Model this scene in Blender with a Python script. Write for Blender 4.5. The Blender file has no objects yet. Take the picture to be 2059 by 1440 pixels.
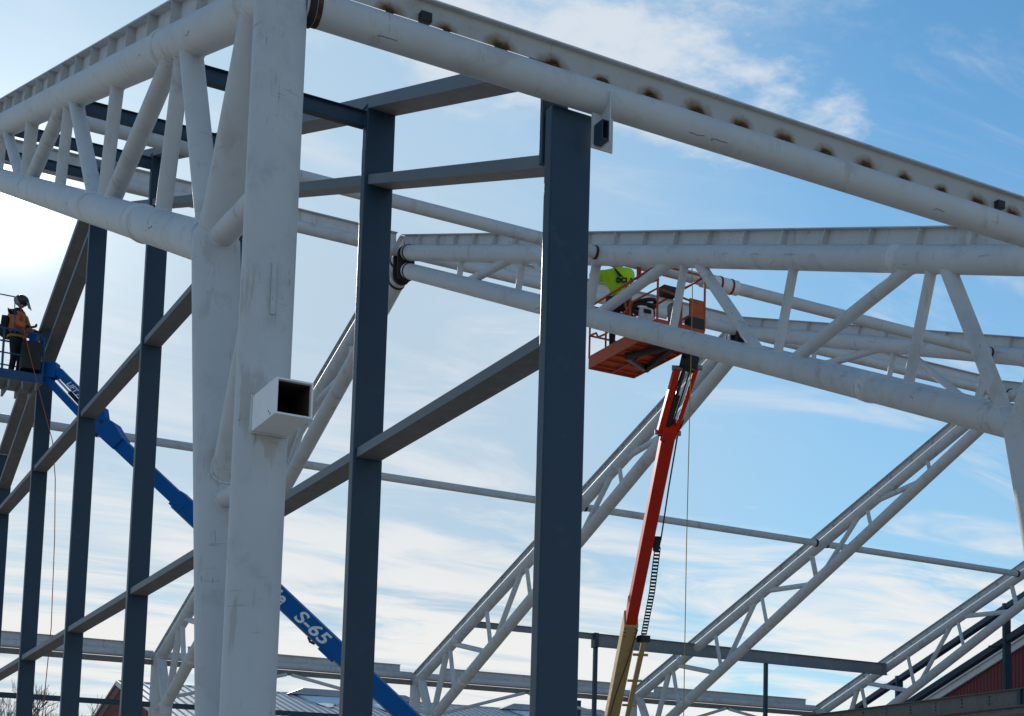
import bpy, bmesh, math, random
from mathutils import Vector, Matrix
random.seed(7)
V = Vector
rad = math.radians
scene = bpy.context.scene
COL = scene.collection

# ------------------------------------------------------------------ camera
# X = along the hall, Y = across the hall (away from the camera), Z = up, metres
cam_d = bpy.data.cameras.new('camera')
cam = bpy.data.objects.new('camera', cam_d)
COL.objects.link(cam)
cam.matrix_world = Matrix(((0.830232, -0.070825, -0.552901, 0.0),
                           (-0.557299, -0.084951, -0.825954, 0.0),
                           (0.011529, 0.993865, -0.110000, 1.7),
                           (0, 0, 0, 1)))
cam_d.sensor_fit = 'HORIZONTAL'
cam_d.sensor_width = 36.0
cam_d.lens = 55.28
cam_d.shift_x = -0.2402
cam_d.shift_y = 0.3285
cam_d.clip_start = 0.1
cam_d.clip_end = 5000
scene.camera = cam

# ------------------------------------------------------------------ sky
SUN_DIR = V((0.114, 0.924, 0.366)).normalized()
SUN_EL = math.asin(SUN_DIR.z)
SUN_AZ = math.atan2(SUN_DIR.x, SUN_DIR.y)          # from +Y towards +X
world = bpy.data.worlds.new('World')
scene.world = world
world.use_nodes = True
nt = world.node_tree
nt.nodes.clear()
N = nt.nodes.new
L = nt.links.new


def wmath(op, a, b=None, c=None, clamp=False):
    n = N('ShaderNodeMath'); n.operation = op; n.use_clamp = clamp
    for i, v in enumerate((a, b, c)):
        if v is None: continue
        if isinstance(v, (int, float)): n.inputs[i].default_value = v
        else: L(v, n.inputs[i])
    return n.outputs[0]


def wdot(vec, d):
    n = N('ShaderNodeVectorMath'); n.operation = 'DOT_PRODUCT'
    L(vec, n.inputs[0]); n.inputs[1].default_value = d
    return n.outputs['Value']


def wsmooth(v, a, b):
    n = N('ShaderNodeMapRange'); n.interpolation_type = 'SMOOTHSTEP'
    L(v, n.inputs[0]); n.inputs[1].default_value = a; n.inputs[2].default_value = b
    return n.outputs[0]


def wnoise(vec, scale, detail, rough, dist=0.0):
    n = N('ShaderNodeTexNoise')
    n.inputs['Scale'].default_value = scale; n.inputs['Detail'].default_value = detail
    n.inputs['Roughness'].default_value = rough; n.inputs['Distortion'].default_value = dist
    L(vec, n.inputs['Vector'])
    return n.outputs[0]


out = N('ShaderNodeOutputWorld')
bg = N('ShaderNodeBackground')
sky = N('ShaderNodeTexSky'); sky.sky_type = 'NISHITA'; sky.sun_disc = False
sky.sun_elevation = SUN_EL; sky.sun_rotation = SUN_AZ
sky.air_density = 1.0; sky.dust_density = 0.25; sky.ozone_density = 3.0; sky.altitude = 200
tc = N('ShaderNodeTexCoord')
sep = N('ShaderNodeSeparateXYZ'); L(tc.outputs['Generated'], sep.inputs[0])
dx, dy, dz = sep.outputs
zc = wmath('ADD', wmath('MAXIMUM', dz, 0.0), 0.07)
com = N('ShaderNodeCombineXYZ')
L(wmath('DIVIDE', dx, zc), com.inputs[0]); L(wmath('DIVIDE', dy, zc), com.inputs[1])
plane = com.outputs[0]
# thin cirrus: streaked noise on the cloud plane
mp = N('ShaderNodeMapping'); L(plane, mp.inputs[0])
mp.inputs['Rotation'].default_value = (0, 0, rad(-62)); mp.inputs['Scale'].default_value = (0.55, 1.25, 1)
n1 = wnoise(mp.outputs[0], 2.1, 12, 0.62, 0.9)
n2 = wnoise(plane, 0.55, 4, 0.55)
cir = wmath('ADD', wmath('MULTIPLY', n1, 0.85), wmath('MULTIPLY', n2, 0.35))
low = wsmooth(dz, 0.30, 0.12)                       # cloud cover thickens towards the horizon
sd = wdot(tc.outputs['Generated'], SUN_DIR)
sunw = wsmooth(sd, 0.86, 0.998)
cov = wmath('ADD', cir, wmath('ADD', wmath('MULTIPLY', low, 0.17), wmath('MULTIPLY', sunw, 0.02)))
mask1 = wsmooth(cov, 0.605, 0.84)
# thin high veil, denser towards the sun and the horizon
veil = wmath('ADD', wmath('MULTIPLY', sunw, 0.75), wmath('MULTIPLY', wsmooth(dz, 0.50, 0.16), 0.60), clamp=True)
veil = wmath('MULTIPLY', veil, wmath('ADD', 0.72, wmath('MULTIPLY', n2, 0.5)), clamp=True)
# one drifting cumulus bank
lump = wmath('ADD', wmath('MULTIPLY', wnoise(plane, 5.0, 3, 0.5), 0.5), wmath('MULTIPLY', wnoise(plane, 14.0, 9, 0.62), 0.5))
blob = None
for d, s, w in (((0.335, 0.797, 0.503), 0.9955, 1.0), ((0.378, 0.781, 0.497), 0.9966, 1.0), ((0.418, 0.768, 0.486), 0.9972, 1.0),
                ((0.452, 0.755, 0.476), 0.9977, 1.0), ((0.488, 0.742, 0.459), 0.9985, 0.8), ((0.512, 0.733, 0.447), 0.9990, 0.7)):
    b = wmath('MULTIPLY', wsmooth(wdot(tc.outputs['Generated'], V(d).normalized()), s - 0.0008, 1.0), w)
    blob = b if blob is None else wmath('MAXIMUM', blob, b)
mask2 = wsmooth(wmath('ADD', blob, wmath('MULTIPLY', wmath('SUBTRACT', lump, 0.5), 3.4)), 0.40, 1.15)
mask = wmath('MAXIMUM', wmath('MULTIPLY', mask1, 0.90), wmath('MULTIPLY', mask2, 0.92))
ccol = N('ShaderNodeMix'); ccol.data_type = 'RGBA'
ccol.inputs['A'].default_value = (5.9, 6.4, 7.0, 1); ccol.inputs['B'].default_value = (7.6, 7.5, 7.25, 1)
L(low, ccol.inputs['Factor'])
tint = N('ShaderNodeMix'); tint.data_type = 'RGBA'; tint.blend_type = 'MULTIPLY'; tint.inputs['Factor'].default_value = 1
L(sky.outputs[0], tint.inputs['A']); tint.inputs['B'].default_value = (0.70, 1.10, 1.16, 1)
vmix = N('ShaderNodeMix'); vmix.data_type = 'RGBA'
L(veil, vmix.inputs['Factor']); L(tint.outputs['Result'], vmix.inputs['A']); vcol = N('ShaderNodeMix'); vcol.data_type = 'RGBA'; L(sunw, vcol.inputs['Factor']); vcol.inputs['A'].default_value = (3.3, 4.75, 6.0, 1); vcol.inputs['B'].default_value = (4.3, 5.4, 6.4, 1)
L(vcol.outputs['Result'], vmix.inputs['B'])
mx = N('ShaderNodeMix'); mx.data_type = 'RGBA'
L(mask, mx.inputs['Factor']); L(vmix.outputs['Result'], mx.inputs['A']); L(ccol.outputs['Result'], mx.inputs['B'])
# bright circumsolar glow of the thin cloud round the sun
glow = wmath('ADD', wmath('MULTIPLY', wmath('POWER', wmath('MAXIMUM', sd, 0.0), 3500.0), 30.0),
             wmath('MULTIPLY', wmath('POWER', wmath('MAXIMUM', sd, 0.0), 260.0), 2.6))
gcol = N('ShaderNodeMix'); gcol.data_type = 'RGBA'; gcol.blend_type = 'ADD'; gcol.inputs['Factor'].default_value = 1
gm = N('ShaderNodeCombineColor')
for i, k in enumerate((1.0, 0.95, 0.85)): L(wmath('MULTIPLY', glow, k), gm.inputs[i])
L(mx.outputs['Result'], gcol.inputs['A']); L(gm.outputs[0], gcol.inputs['B'])
L(gcol.outputs['Result'], bg.inputs['Color'])
bg.inputs['Strength'].default_value = 0.12
L(bg.outputs[0], out.inputs['Surface'])

# ------------------------------------------------------------------ sun
sun_d = bpy.data.lights.new('sun', 'SUN')
sun_d.energy = 3.0; sun_d.angle = rad(0.53); sun_d.color = (1.0, 0.94, 0.85)
sun_o = bpy.data.objects.new('sun', sun_d); COL.objects.link(sun_o)
sun_o.rotation_euler = (-SUN_DIR).to_track_quat('-Z', 'Y').to_euler()
sun_o.location = (20, 60, 60)

scene.view_settings.view_transform = 'Standard'
scene.view_settings.look = 'None'
scene.view_settings.gamma = 1.0
scene.view_settings.exposure = 0.0
scene.view_settings.use_curve_mapping = False
scene.cycles.max_bounces = 8
scene.cycles.diffuse_bounces = 4
scene.cycles.sample_clamp_indirect = 6

# ------------------------------------------------------------------ materials
MATS = {}


def mat(name, col, rough=0.5, metal=0.0, dirt=None, dirt_lo=0.5, dirt_hi=0.75, scale=1.4, spots=None, spot_t=0.68,
        spot_scale=16.0, var=0.08, bump=0.0, spec=0.5, stretch=(1, 1, 1), scuff=False):
    m = bpy.data.materials.new(name); m.use_nodes = True
    t = m.node_tree; bs = t.nodes['Principled BSDF']
    nn = t.nodes.new; ll = t.links.new
    bs.inputs['Roughness'].default_value = rough; bs.inputs['Metallic'].default_value = metal
    bs.inputs['Specular IOR Level'].default_value = spec
    geo = nn('ShaderNodeNewGeometry'); mp_ = nn('ShaderNodeMapping'); ll(geo.outputs['Position'], mp_.inputs[0])
    mp_.inputs['Scale'].default_value = stretch
    a = nn('ShaderNodeTexNoise'); a.inputs['Scale'].default_value = scale; a.inputs['Detail'].default_value = 7
    a.inputs['Roughness'].default_value = 0.65; ll(mp_.outputs[0], a.inputs['Vector'])
    # overall tone variation
    hv = nn('ShaderNodeMapRange'); ll(a.outputs[0], hv.inputs[0])
    hv.inputs[1].default_value = 0.25; hv.inputs[2].default_value = 0.75
    hv.inputs[3].default_value = 1 - var; hv.inputs[4].default_value = 1 + var
    sc = nn('ShaderNodeVectorMath'); sc.operation = 'SCALE'; sc.inputs[0].default_value = col; ll(hv.outputs[0], sc.inputs['Scale'])
    cur = sc.outputs[0]
    if dirt:
        b = nn('ShaderNodeTexNoise'); b.inputs['Scale'].default_value = scale * 2.3; b.inputs['Detail'].default_value = 8
        b.inputs['Roughness'].default_value = 0.7; ll(mp_.outputs[0], b.inputs['Vector'])
        r = nn('ShaderNodeMapRange'); r.interpolation_type = 'SMOOTHSTEP'; ll(b.outputs[0], r.inputs[0])
        r.inputs[1].default_value = dirt_lo; r.inputs[2].default_value = dirt_hi; r.inputs[4].default_value = 0.85
        x = nn('ShaderNodeMix'); x.data_type = 'RGBA'; ll(r.outputs[0], x.inputs['Factor']); ll(cur, x.inputs['A'])
        x.inputs['B'].default_value = (*dirt, 1); cur = x.outputs['Result']
    if spots:
        b = nn('ShaderNodeTexNoise'); b.inputs['Scale'].default_value = spot_scale; b.inputs['Detail'].default_value = 5
        b.inputs['Roughness'].default_value = 0.8; b.inputs['Distortion'].default_value = 0.6
        m2 = nn('ShaderNodeMapping'); ll(geo.outputs['Position'], m2.inputs[0]); m2.inputs['Scale'].default_value = (1, 0.55, 0.8)
        ll(m2.outputs[0], b.inputs['Vector'])
        r = nn('ShaderNodeMapRange'); ll(b.outputs[0], r.inputs[0])
        r.inputs[1].default_value = spot_t; r.inputs[2].default_value = spot_t + 0.05; r.inputs[4].default_value = 0.75
        x = nn('ShaderNodeMix'); x.data_type = 'RGBA'; ll(r.outputs[0], x.inputs['Factor']); ll(cur, x.inputs['A'])
        x.inputs['B'].default_value = (*spots, 1); cur = x.outputs['Result']
    if scuff:
        for (sc3, rot3, scl, th, cc, amt) in (((0.25, 0.25, 3.0), (0.5, 0.2, 0.3), 10, 0.635, (0.17, 0.16, 0.15, 1), 0.32), ((3.0, 0.35, 0.35), (0.2, 0.6, 0.1), 14, 0.64, (0.11, 0.10, 0.09, 1), 0.5),
                                              ((1, 1, 0.18), (0, 0, 0), 5, 0.57, (0.36, 0.31, 0.25, 1), 0.42)):
            m3 = nn('ShaderNodeMapping'); ll(geo.outputs['Position'], m3.inputs[0]); m3.inputs['Scale'].default_value = sc3; m3.inputs['Rotation'].default_value = rot3
            b = nn('ShaderNodeTexNoise'); b.inputs['Scale'].default_value = scl; b.inputs['Detail'].default_value = 4; b.inputs['Roughness'].default_value = 0.6
            ll(m3.outputs[0], b.inputs['Vector'])
            g3 = nn('ShaderNodeTexNoise'); g3.inputs['Scale'].default_value = 1.7; g3.inputs['Detail'].default_value = 2; ll(geo.outputs['Position'], g3.inputs['Vector'])
            r = nn('ShaderNodeMapRange'); ll(b.outputs[0], r.inputs[0]); r.inputs[1].default_value = th; r.inputs[2].default_value = th + 0.04; r.inputs[4].default_value = amt
            r2 = nn('ShaderNodeMapRange'); ll(g3.outputs[0], r2.inputs[0]); r2.inputs[1].default_value = 0.5; r2.inputs[2].default_value = 0.62
            mm = nn('ShaderNodeMath'); mm.operation = 'MULTIPLY'; ll(r.outputs[0], mm.inputs[0]); ll(r2.outputs[0], mm.inputs[1])
            x = nn('ShaderNodeMix'); x.data_type = 'RGBA'; ll(mm.outputs[0], x.inputs['Factor']); ll(cur, x.inputs['A'])
            x.inputs['B'].default_value = cc; cur = x.outputs['Result']
    ll(cur, bs.inputs['Base Color'])
    rr = nn('ShaderNodeMapRange'); ll(a.outputs[0], rr.inputs[0])
    rr.inputs[3].default_value = max(0.05, rough - 0.12); rr.inputs[4].default_value = min(1, rough + 0.12)
    ll(rr.outputs[0], bs.inputs['Roughness'])
    if bump:
        bp = nn('ShaderNodeBump'); bp.inputs['Strength'].default_value = bump; bp.inputs['Distance'].default_value = 0.02
        ll(a.outputs[0], bp.inputs['Height']); ll(bp.outputs[0], bs.inputs['Normal'])
    MATS[name] = m
    return m


WHITE = mat('white_painted_steel', (0.57, 0.582, 0.59), 0.56, dirt=(0.40, 0.39, 0.37), dirt_lo=0.50, dirt_hi=0.8, scale=1.1,
            spots=(0.09, 0.08, 0.075), spot_t=0.70, spot_scale=7.5, var=0.08, spec=0.16, scuff=True)
CHALK = mat('chalky_white_primer', (0.66, 0.67, 0.67), 0.8, spec=0.1, dirt=(0.40, 0.36, 0.30), dirt_lo=0.52, dirt_hi=0.72, scale=6)
BOXW = mat('bright_white_primer', (0.90, 0.89, 0.88), 0.75, spec=0.1, dirt=(0.78, 0.75, 0.70), scale=3, dirt_lo=0.55, dirt_hi=0.85, var=0.04)
DARK = mat('dark_blue_grey_primer', (0.026, 0.054, 0.088), 0.45, dirt=(0.060, 0.085, 0.115), dirt_lo=0.55, dirt_hi=0.8, scale=1.3,
           spots=(0.16, 0.17, 0.19), spot_t=0.71, spot_scale=5.0, var=0.16, spec=0.3)
DUSTY_LIT = mat('dusty_ground_lit_primer', (0.17, 0.165, 0.16), 0.65, spec=0.2, dirt=(0.25, 0.225, 0.20), dirt_lo=0.45, dirt_hi=0.80, scale=2.2,  # dust mottle over a brown tone that stands for ground light on undersides
            spots=(0.45, 0.42, 0.38), spot_t=0.70, spot_scale=9.0, var=0.2)
GIRTF = mat('blue_grey_girt_paint', (0.150, 0.180, 0.205), 0.55, dirt=(0.20, 0.22, 0.235), dirt_lo=0.5, dirt_hi=0.8, scale=1.2, var=0.08, spec=0.2, spots=(0.30, 0.30, 0.29), spot_t=0.74)
GREYB = mat('grey_primer_beam', (0.20, 0.22, 0.24), 0.6, dirt=(0.30, 0.29, 0.27), scale=1.5, var=0.12)
BROWNB = mat('shaded_brown_grey_steel', (0.19, 0.17, 0.15), 0.65, dirt=(0.10, 0.09, 0.08), scale=2.5, var=0.15)  # brown-grey stands for shade on the beam under the far eave
RUST = mat('burnt_rust', (0.045, 0.022, 0.012), 0.85, dirt=(0.20, 0.075, 0.02), dirt_lo=0.5, dirt_hi=0.7, scale=9, var=0.3, bump=0.6)
SCORCH = mat('scorched_steel', (0.022, 0.017, 0.015), 0.8, dirt=(0.10, 0.045, 0.02), dirt_lo=0.55, dirt_hi=0.75, scale=12, var=0.3, bump=0.5)
BLACK = mat('black_rubber', (0.012, 0.012, 0.014), 0.6)
INSIDE = mat('dark_tube_bore', (0.06, 0.035, 0.025), 0.85, dirt=(0.10, 0.06, 0.04), scale=8)  # dark brown lining and back plate of the bracket tube
BLUE = mat('blue_lift_paint', (0.001, 0.105, 0.36), 0.5, spec=0.12, dirt=(0.004, 0.085, 0.27), dirt_lo=0.5, dirt_hi=0.8, scale=1.6, var=0.1)
BLUEG = mat('glare_greyed_blue_rail_paint', (0.030, 0.100, 0.230), 0.6, spec=0.15, dirt=(0.07, 0.10, 0.16), dirt_lo=0.45, dirt_hi=0.8, scale=4, var=0.15)  # greyed blue: sun glare over the basket put into the rail colour
ORANGE = mat('orange_lift_paint', (0.52, 0.10, 0.035), 0.55, spec=0.2, dirt=(0.24, 0.07, 0.045), dirt_lo=0.45, dirt_hi=0.75, scale=5, var=0.15)
REDB = mat('red_orange_boom_paint', (0.66, 0.028, 0.010), 0.5, spec=0.12, dirt=(0.42, 0.018, 0.010), dirt_lo=0.5, dirt_hi=0.8, scale=2, var=0.1)
TAN = mat('cream_boom_paint', (0.55, 0.38, 0.155), 0.5, spec=0.15, dirt=(0.40, 0.26, 0.11), dirt_lo=0.5, dirt_hi=0.8, scale=2, var=0.07)
CHROME = mat('chrome_rod', (0.45, 0.45, 0.46), 0.35, metal=1.0)
GALV = mat('dull_grey_metal', (0.24, 0.25, 0.26), 0.6, metal=0.3, scale=5, var=0.15)
LETTER = mat('white_lettering', (0.78, 0.78, 0.78), 0.5, var=0.03)
BLACKL = mat('black_lettering', (0.012, 0.012, 0.014), 0.7, var=0.03)
HIVIS = mat('yellow_green_hivis_cloth', (0.42, 0.70, 0.01), 0.85, dirt=(0.30, 0.50, 0.01), dirt_lo=0.5, dirt_hi=0.8, scale=9, var=0.1, bump=0.3)
NAVY = mat('dark_navy_work_cloth', (0.012, 0.014, 0.022), 0.9, dirt=(0.035, 0.035, 0.04), scale=8, var=0.2, bump=0.3)
ORCLOTH = mat('faded_orange_work_cloth', (0.55, 0.15, 0.05), 0.9, dirt=(0.32, 0.10, 0.045), scale=8, var=0.2, bump=0.3)
YCLOTH = mat('yellow_harness_web', (0.40, 0.24, 0.05), 0.85, scale=10)
GLOVE = mat('brown_leather_glove', (0.13, 0.055, 0.03), 0.8, scale=12, var=0.2)
SKIN = mat('skin', (0.48, 0.29, 0.21), 0.6, scale=8, var=0.06)
HELM = mat('dark_grey_helmet', (0.035, 0.04, 0.045), 0.35, scale=5)
VISOR = mat('pale_grey_visor', (0.30, 0.32, 0.33), 0.35, scale=5)
PLAST = mat('white_plastic', (0.70, 0.71, 0.73), 0.4, dirt=(0.5, 0.5, 0.5), scale=8)
SLEEVE = mat('white_protective_wrap', (0.72, 0.71, 0.70), 0.6, dirt=(0.55, 0.52, 0.48), scale=7)
REDBAND = mat('dark_red_strap', (0.16, 0.012, 0.012), 0.6, scale=8)
ROPEY = mat('yellow_green_rope', (0.35, 0.33, 0.06), 0.8, scale=30)
ROPER = mat('faded_orange_rope', (0.42, 0.10, 0.06), 0.8, scale=30)
BARNRED = mat('barn_red_siding', (0.15, 0.012, 0.016), 0.6, dirt=(0.11, 0.014, 0.016), dirt_lo=0.45, dirt_hi=0.8, scale=0.8, var=0.12)
BARNTRIM = mat('white_trim_board', (0.62, 0.61, 0.60), 0.55, dirt=(0.40, 0.38, 0.36), scale=2)
ROOFM = mat('light_grey_ribbed_roof', (0.42, 0.42, 0.43), 0.4, metal=0.3, dirt=(0.30, 0.30, 0.31), scale=0.5, var=0.1)
SNOW = mat('old_snow', (0.82, 0.84, 0.88), 0.7, dirt=(0.66, 0.68, 0.72), scale=0.6, var=0.05, bump=0.3)
BARK = mat('winter_bark', (0.085, 0.07, 0.06), 0.9, scale=3, var=0.25)
GROUND = mat('frozen_gravel_and_snow', (0.27, 0.23, 0.18), 0.95, dirt=(0.50, 0.48, 0.45), dirt_lo=0.42, dirt_hi=0.62, scale=0.09, var=0.15, bump=0.4)


# ------------------------------------------------------------------ mesh helpers
class MB:
    def __init__(self): self.v = []; self.f = []; self.s = []

    def add(self, vs, fs, smooth=False):
        o = len(self.v); self.v += [V(p) for p in vs]
        self.f += [tuple(i + o for i in q) for q in fs]; self.s += [smooth] * len(fs)
        return self

    def box(self, lo, hi):
        x0, y0, z0 = lo; x1, y1, z1 = hi
        return self.add([(x0, y0, z0), (x1, y0, z0), (x1, y1, z0), (x0, y1, z0), (x0, y0, z1), (x1, y0, z1), (x1, y1, z1), (x0, y1, z1)],
                        [(0, 3, 2, 1), (4, 5, 6, 7), (0, 1, 5, 4), (1, 2, 6, 5), (2, 3, 7, 6), (3, 0, 4, 7)])

    def frame(self, a, b, side=None):
        d = (V(b) - V(a)).normalized()
        if side is None: side = V((1, 0, 0)) if abs(d.x) < 0.9 else V((0, 1, 0))
        s = V(side); s = (s - d * s.dot(d)).normalized()
        return d, s, d.cross(s)

    def beam(self, a, b, w, h, side=None, bev=0.0):
        """rectangular bar a->b, w along side, h across; bev rounds the long edges"""
        a = V(a); b = V(b); d, s, u = self.frame(a, b, side)
        if bev <= 0: prof = [(-w / 2, -h / 2), (w / 2, -h / 2), (w / 2, h / 2), (-w / 2, h / 2)]
        else:
            prof = []
            for cx, cy, a0 in ((w / 2 - bev, -h / 2 + bev, -90), (w / 2 - bev, h / 2 - bev, 0), (-w / 2 + bev, h / 2 - bev, 90), (-w / 2 + bev, -h / 2 + bev, 180)):
                for k in range(4):
                    t = rad(a0 + 30 * k); prof.append((cx + bev * math.cos(t), cy + bev * math.sin(t)))
        n = len(prof)
        vs = [a + s * p + u * q for p, q in prof] + [b + s * p + u * q for p, q in prof]
        fs = [(i, (i + 1) % n, n + (i + 1) % n, n + i) for i in range(n)]
        return self.add(vs, fs + [tuple(range(n - 1, -1, -1)), tuple(range(n, 2 * n))])

    def rhs(self, a, b, w, h, t, side=None):
        """hollow rectangular section, both ends open"""
        a = V(a); b = V(b); d, s, u = self.frame(a, b, side)
        def ring(p, k): return [p + s * (x * (w / 2 - k)) + u * (y * (h / 2 - k)) for x, y in ((-1, -1), (1, -1), (1, 1), (-1, 1))]
        vs = ring(a, 0) + ring(b, 0) + ring(a, t) + ring(b, t)
        fs = []
        for i in range(4):
            j = (i + 1) % 4
            fs += [(i, j, 4 + j, 4 + i), (8 + j, 8 + i, 12 + i, 12 + j), (j, i, 8 + i, 8 + j), (4 + i, 4 + j, 12 + j, 12 + i)]
        return self.add(vs, fs)

    def tube(self, a, b, r, r2=None, seg=28, caps=True):
        a = V(a); b = V(b); r2 = r if r2 is None else r2
        d, s, u = self.frame(a, b)
        vs = []
        for p, q in ((a, r), (b, r2)):
            for k in range(seg):
                t = 2 * math.pi * k / seg; vs.append(p + (s * math.cos(t) + u * math.sin(t)) * q)
        o = len(self.v)
        self.add(vs, [(k, (k + 1) % seg, seg + (k + 1) % seg, seg + k) for k in range(seg)], True)
        if caps: self.add(vs, [tuple(range(seg - 1, -1, -1)), tuple(range(seg, 2 * seg))])
        return self

    def ring(self, c, axis, r, w, th=0.012, seg=28):
        """rounded collar round a tube"""
        c = V(c); d = V(axis).normalized(); d, s, u = self.frame(c, c + d)
        prof = [(-w / 2, 0), (-w / 2 * 0.8, th), (0, th * 1.25), (w / 2 * 0.8, th), (w / 2, 0)]
        vs = []
        for x, h in prof:
            for k in range(seg):
                t = 2 * math.pi * k / seg; vs.append(c + d * x + (s * math.cos(t) + u * math.sin(t)) * (r - 0.002 + h))
        m = len(prof)
        return self.add(vs, [(i * seg + k, i * seg + (k + 1) % seg, (i + 1) * seg + (k + 1) % seg, (i + 1) * seg + k)
                             for i in range(m - 1) for k in range(seg)], True)

    def saddle(self, p, d, r, q, e, R, br=0.011, seg=22):
        """weld bead where a tube (through p, axis d pointing away from the host, radius r) meets a host tube (through q, axis e, radius R)"""
        p = V(p); q = V(q); d = V(d).normalized(); e = V(e).normalized()
        _, s, u = self.frame(p, p + d)
        loop = []
        for k in range(seg + 1):
            t = 2 * math.pi * k / seg
            g0 = p + (s * math.cos(t) + u * math.sin(t)) * r - q
            a = g0 - e * g0.dot(e); b = d - e * d.dot(e)
            A = b.dot(b); B = 2 * a.dot(b); C = a.dot(a) - R * R
            D = B * B - 4 * A * C
            if D < 0 or A < 1e-6: return self
            loop.append(q + g0 + d * ((-B + math.sqrt(D)) / (2 * A)))
        return self.path(loop, br, 6)

    def poly(self, pts, ext):
        """flat polygon pts extruded by vector ext"""
        n = len(pts); e = V(ext); vs = [V(p) for p in pts] + [V(p) + e for p in pts]
        return self.add(vs, [tuple(range(n - 1, -1, -1)), tuple(range(n, 2 * n))] + [(i, (i + 1) % n, n + (i + 1) % n, n + i) for i in range(n)])

    def path(self, pts, r, seg=8):
        pts = [V(p) for p in pts]; rings = []; s0 = None
        for i, p in enumerate(pts):
            d = (pts[min(i + 1, len(pts) - 1)] - pts[max(i - 1, 0)]).normalized()
            if s0 is None: s0 = V((1, 0, 0)) if abs(d.x) < 0.8 else V((0, 1, 0))
            s = (s0 - d * s0.dot(d)).normalized(); s0 = s; u = d.cross(s)
            rings.append([p + (s * math.cos(2 * math.pi * k / seg) + u * math.sin(2 * math.pi * k / seg)) * r for k in range(seg)])
        vs = [q for g in rings for q in g]; m = len(pts)
        o = len(self.v)
        self.add(vs, [(i * seg + k, i * seg + (k + 1) % seg, (i + 1) * seg + (k + 1) % seg, (i + 1) * seg + k) for i in range(m - 1) for k in range(seg)], True)
        return self.add(rings[0] + rings[-1], [tuple(range(seg - 1, -1, -1)), tuple(range(seg, 2 * seg))])

    def ball(self, c, rx, ry, rz, nu=14, nv=9, jit=0.0):
        c = V(c); vs = [c + V((0, 0, rz))]
        for j in range(1, nv):
            for i in range(nu):
                t = math.pi * j / nv; p = 2 * math.pi * i / nu; k = 1 + random.uniform(-jit, jit)
                vs.append(c + V((rx * math.sin(t) * math.cos(p) * k, ry * math.sin(t) * math.sin(p) * k, rz * math.cos(t) * k)))
        vs.append(c - V((0, 0, rz)))
        fs = [(0, 1 + i, 1 + (i + 1) % nu) for i in range(nu)]
        for j in range(nv - 2):
            for i in range(nu): fs.append((1 + j * nu + i, 1 + (j + 1) * nu + i, 1 + (j + 1) * nu + (i + 1) % nu, 1 + j * nu + (i + 1) % nu))
        e = len(vs) - 1; b0 = 1 + (nv - 2) * nu
        fs += [(e, b0 + (i + 1) % nu, b0 + i) for i in range(nu)]
        return self.add(vs, fs, True)

    def mesh(self, name, m, off=V((0, 0, 0))):
        me = bpy.data.meshes.new(name)
        me.from_pydata([tuple(p - off) for p in self.v], [], self.f)
        me.polygons.foreach_set('use_smooth', self.s)
        me.materials.append(m)
        me.validate(); me.update()
        bm = bmesh.new(); bm.from_mesh(me); bmesh.ops.recalc_face_normals(bm, faces=bm.faces); bm.to_mesh(me); bm.free()
        return me


OFF = {}
UPV = V((0, 0, 1))


def tag(o, label=None, cat=None, group=None, kind=None):
    if label: o['label'] = label
    if cat: o['category'] = cat
    if group: o['group'] = group
    if kind: o['kind'] = kind
    return o


def thing(name, label, cat, loc, group=None):
    o = bpy.data.objects.new(name, None); COL.objects.link(o)
    o.location = loc; o.empty_display_size = 0.2; OFF[o.name] = V(loc)
    return tag(o, label, cat, group)


def part(mb, name, m, parent, kind=None):
    off = OFF[parent.name]
    o = bpy.data.objects.new(name, mb.mesh(name, m, off)); COL.objects.link(o)
    o.parent = parent; OFF[o.name] = off
    if kind: o['kind'] = kind
    return o


def share(me, name, parent, loc):
    """piece that shares mesh data; loc is in world space"""
    o = bpy.data.objects.new(name, me); COL.objects.link(o); o.parent = parent
    o.location = V(loc) - OFF[parent.name]; OFF[o.name] = V(loc)
    return o


def solo(mb, name, m, label, cat, group=None, kind=None):
    lo = V((min(p.x for p in mb.v), min(p.y for p in mb.v), min(p.z for p in mb.v)))
    hi = V((max(p.x for p in mb.v), max(p.y for p in mb.v), max(p.z for p in mb.v)))
    loc = V(((lo.x + hi.x) / 2, (lo.y + hi.y) / 2, lo.z))
    o = bpy.data.objects.new(name, mb.mesh(name, m, loc)); COL.objects.link(o); o.location = loc; OFF[o.name] = loc
    return tag(o, label, cat, group, kind)


def text_part(body, name, m, parent, origin, right, up, size, shear=0.0, bold=0.0, ext=0.003, xs=1.0):
    """flat lettering laid on a surface; right/up are the reading directions"""
    cu = bpy.data.curves.new(name, 'FONT'); cu.body = body; cu.size = size; cu.shear = shear; cu.offset = bold; cu.extrude = ext
    cu.space_character = 1.02
    t = bpy.data.objects.new(name, cu); COL.objects.link(t)
    r = V(right).normalized(); u = V(up); u = (u - r * u.dot(r)).normalized(); n = r.cross(u)
    M = Matrix((( r.x * xs, u.x, n.x, origin[0]), (r.y * xs, u.y, n.y, origin[1]), (r.z * xs, u.z, n.z, origin[2]), (0, 0, 0, 1)))
    dg = bpy.context.evaluated_depsgraph_get()
    me = bpy.data.meshes.new_from_object(t.evaluated_get(dg))
    bpy.data.objects.remove(t)
    me.transform(Matrix.Translation(-OFF[parent.name]) @ M)
    me.materials.clear(); me.materials.append(m)
    o = bpy.data.objects.new(name, me); COL.objects.link(o); o.parent = parent; OFF[o.name] = OFF[parent.name]
    return o


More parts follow.
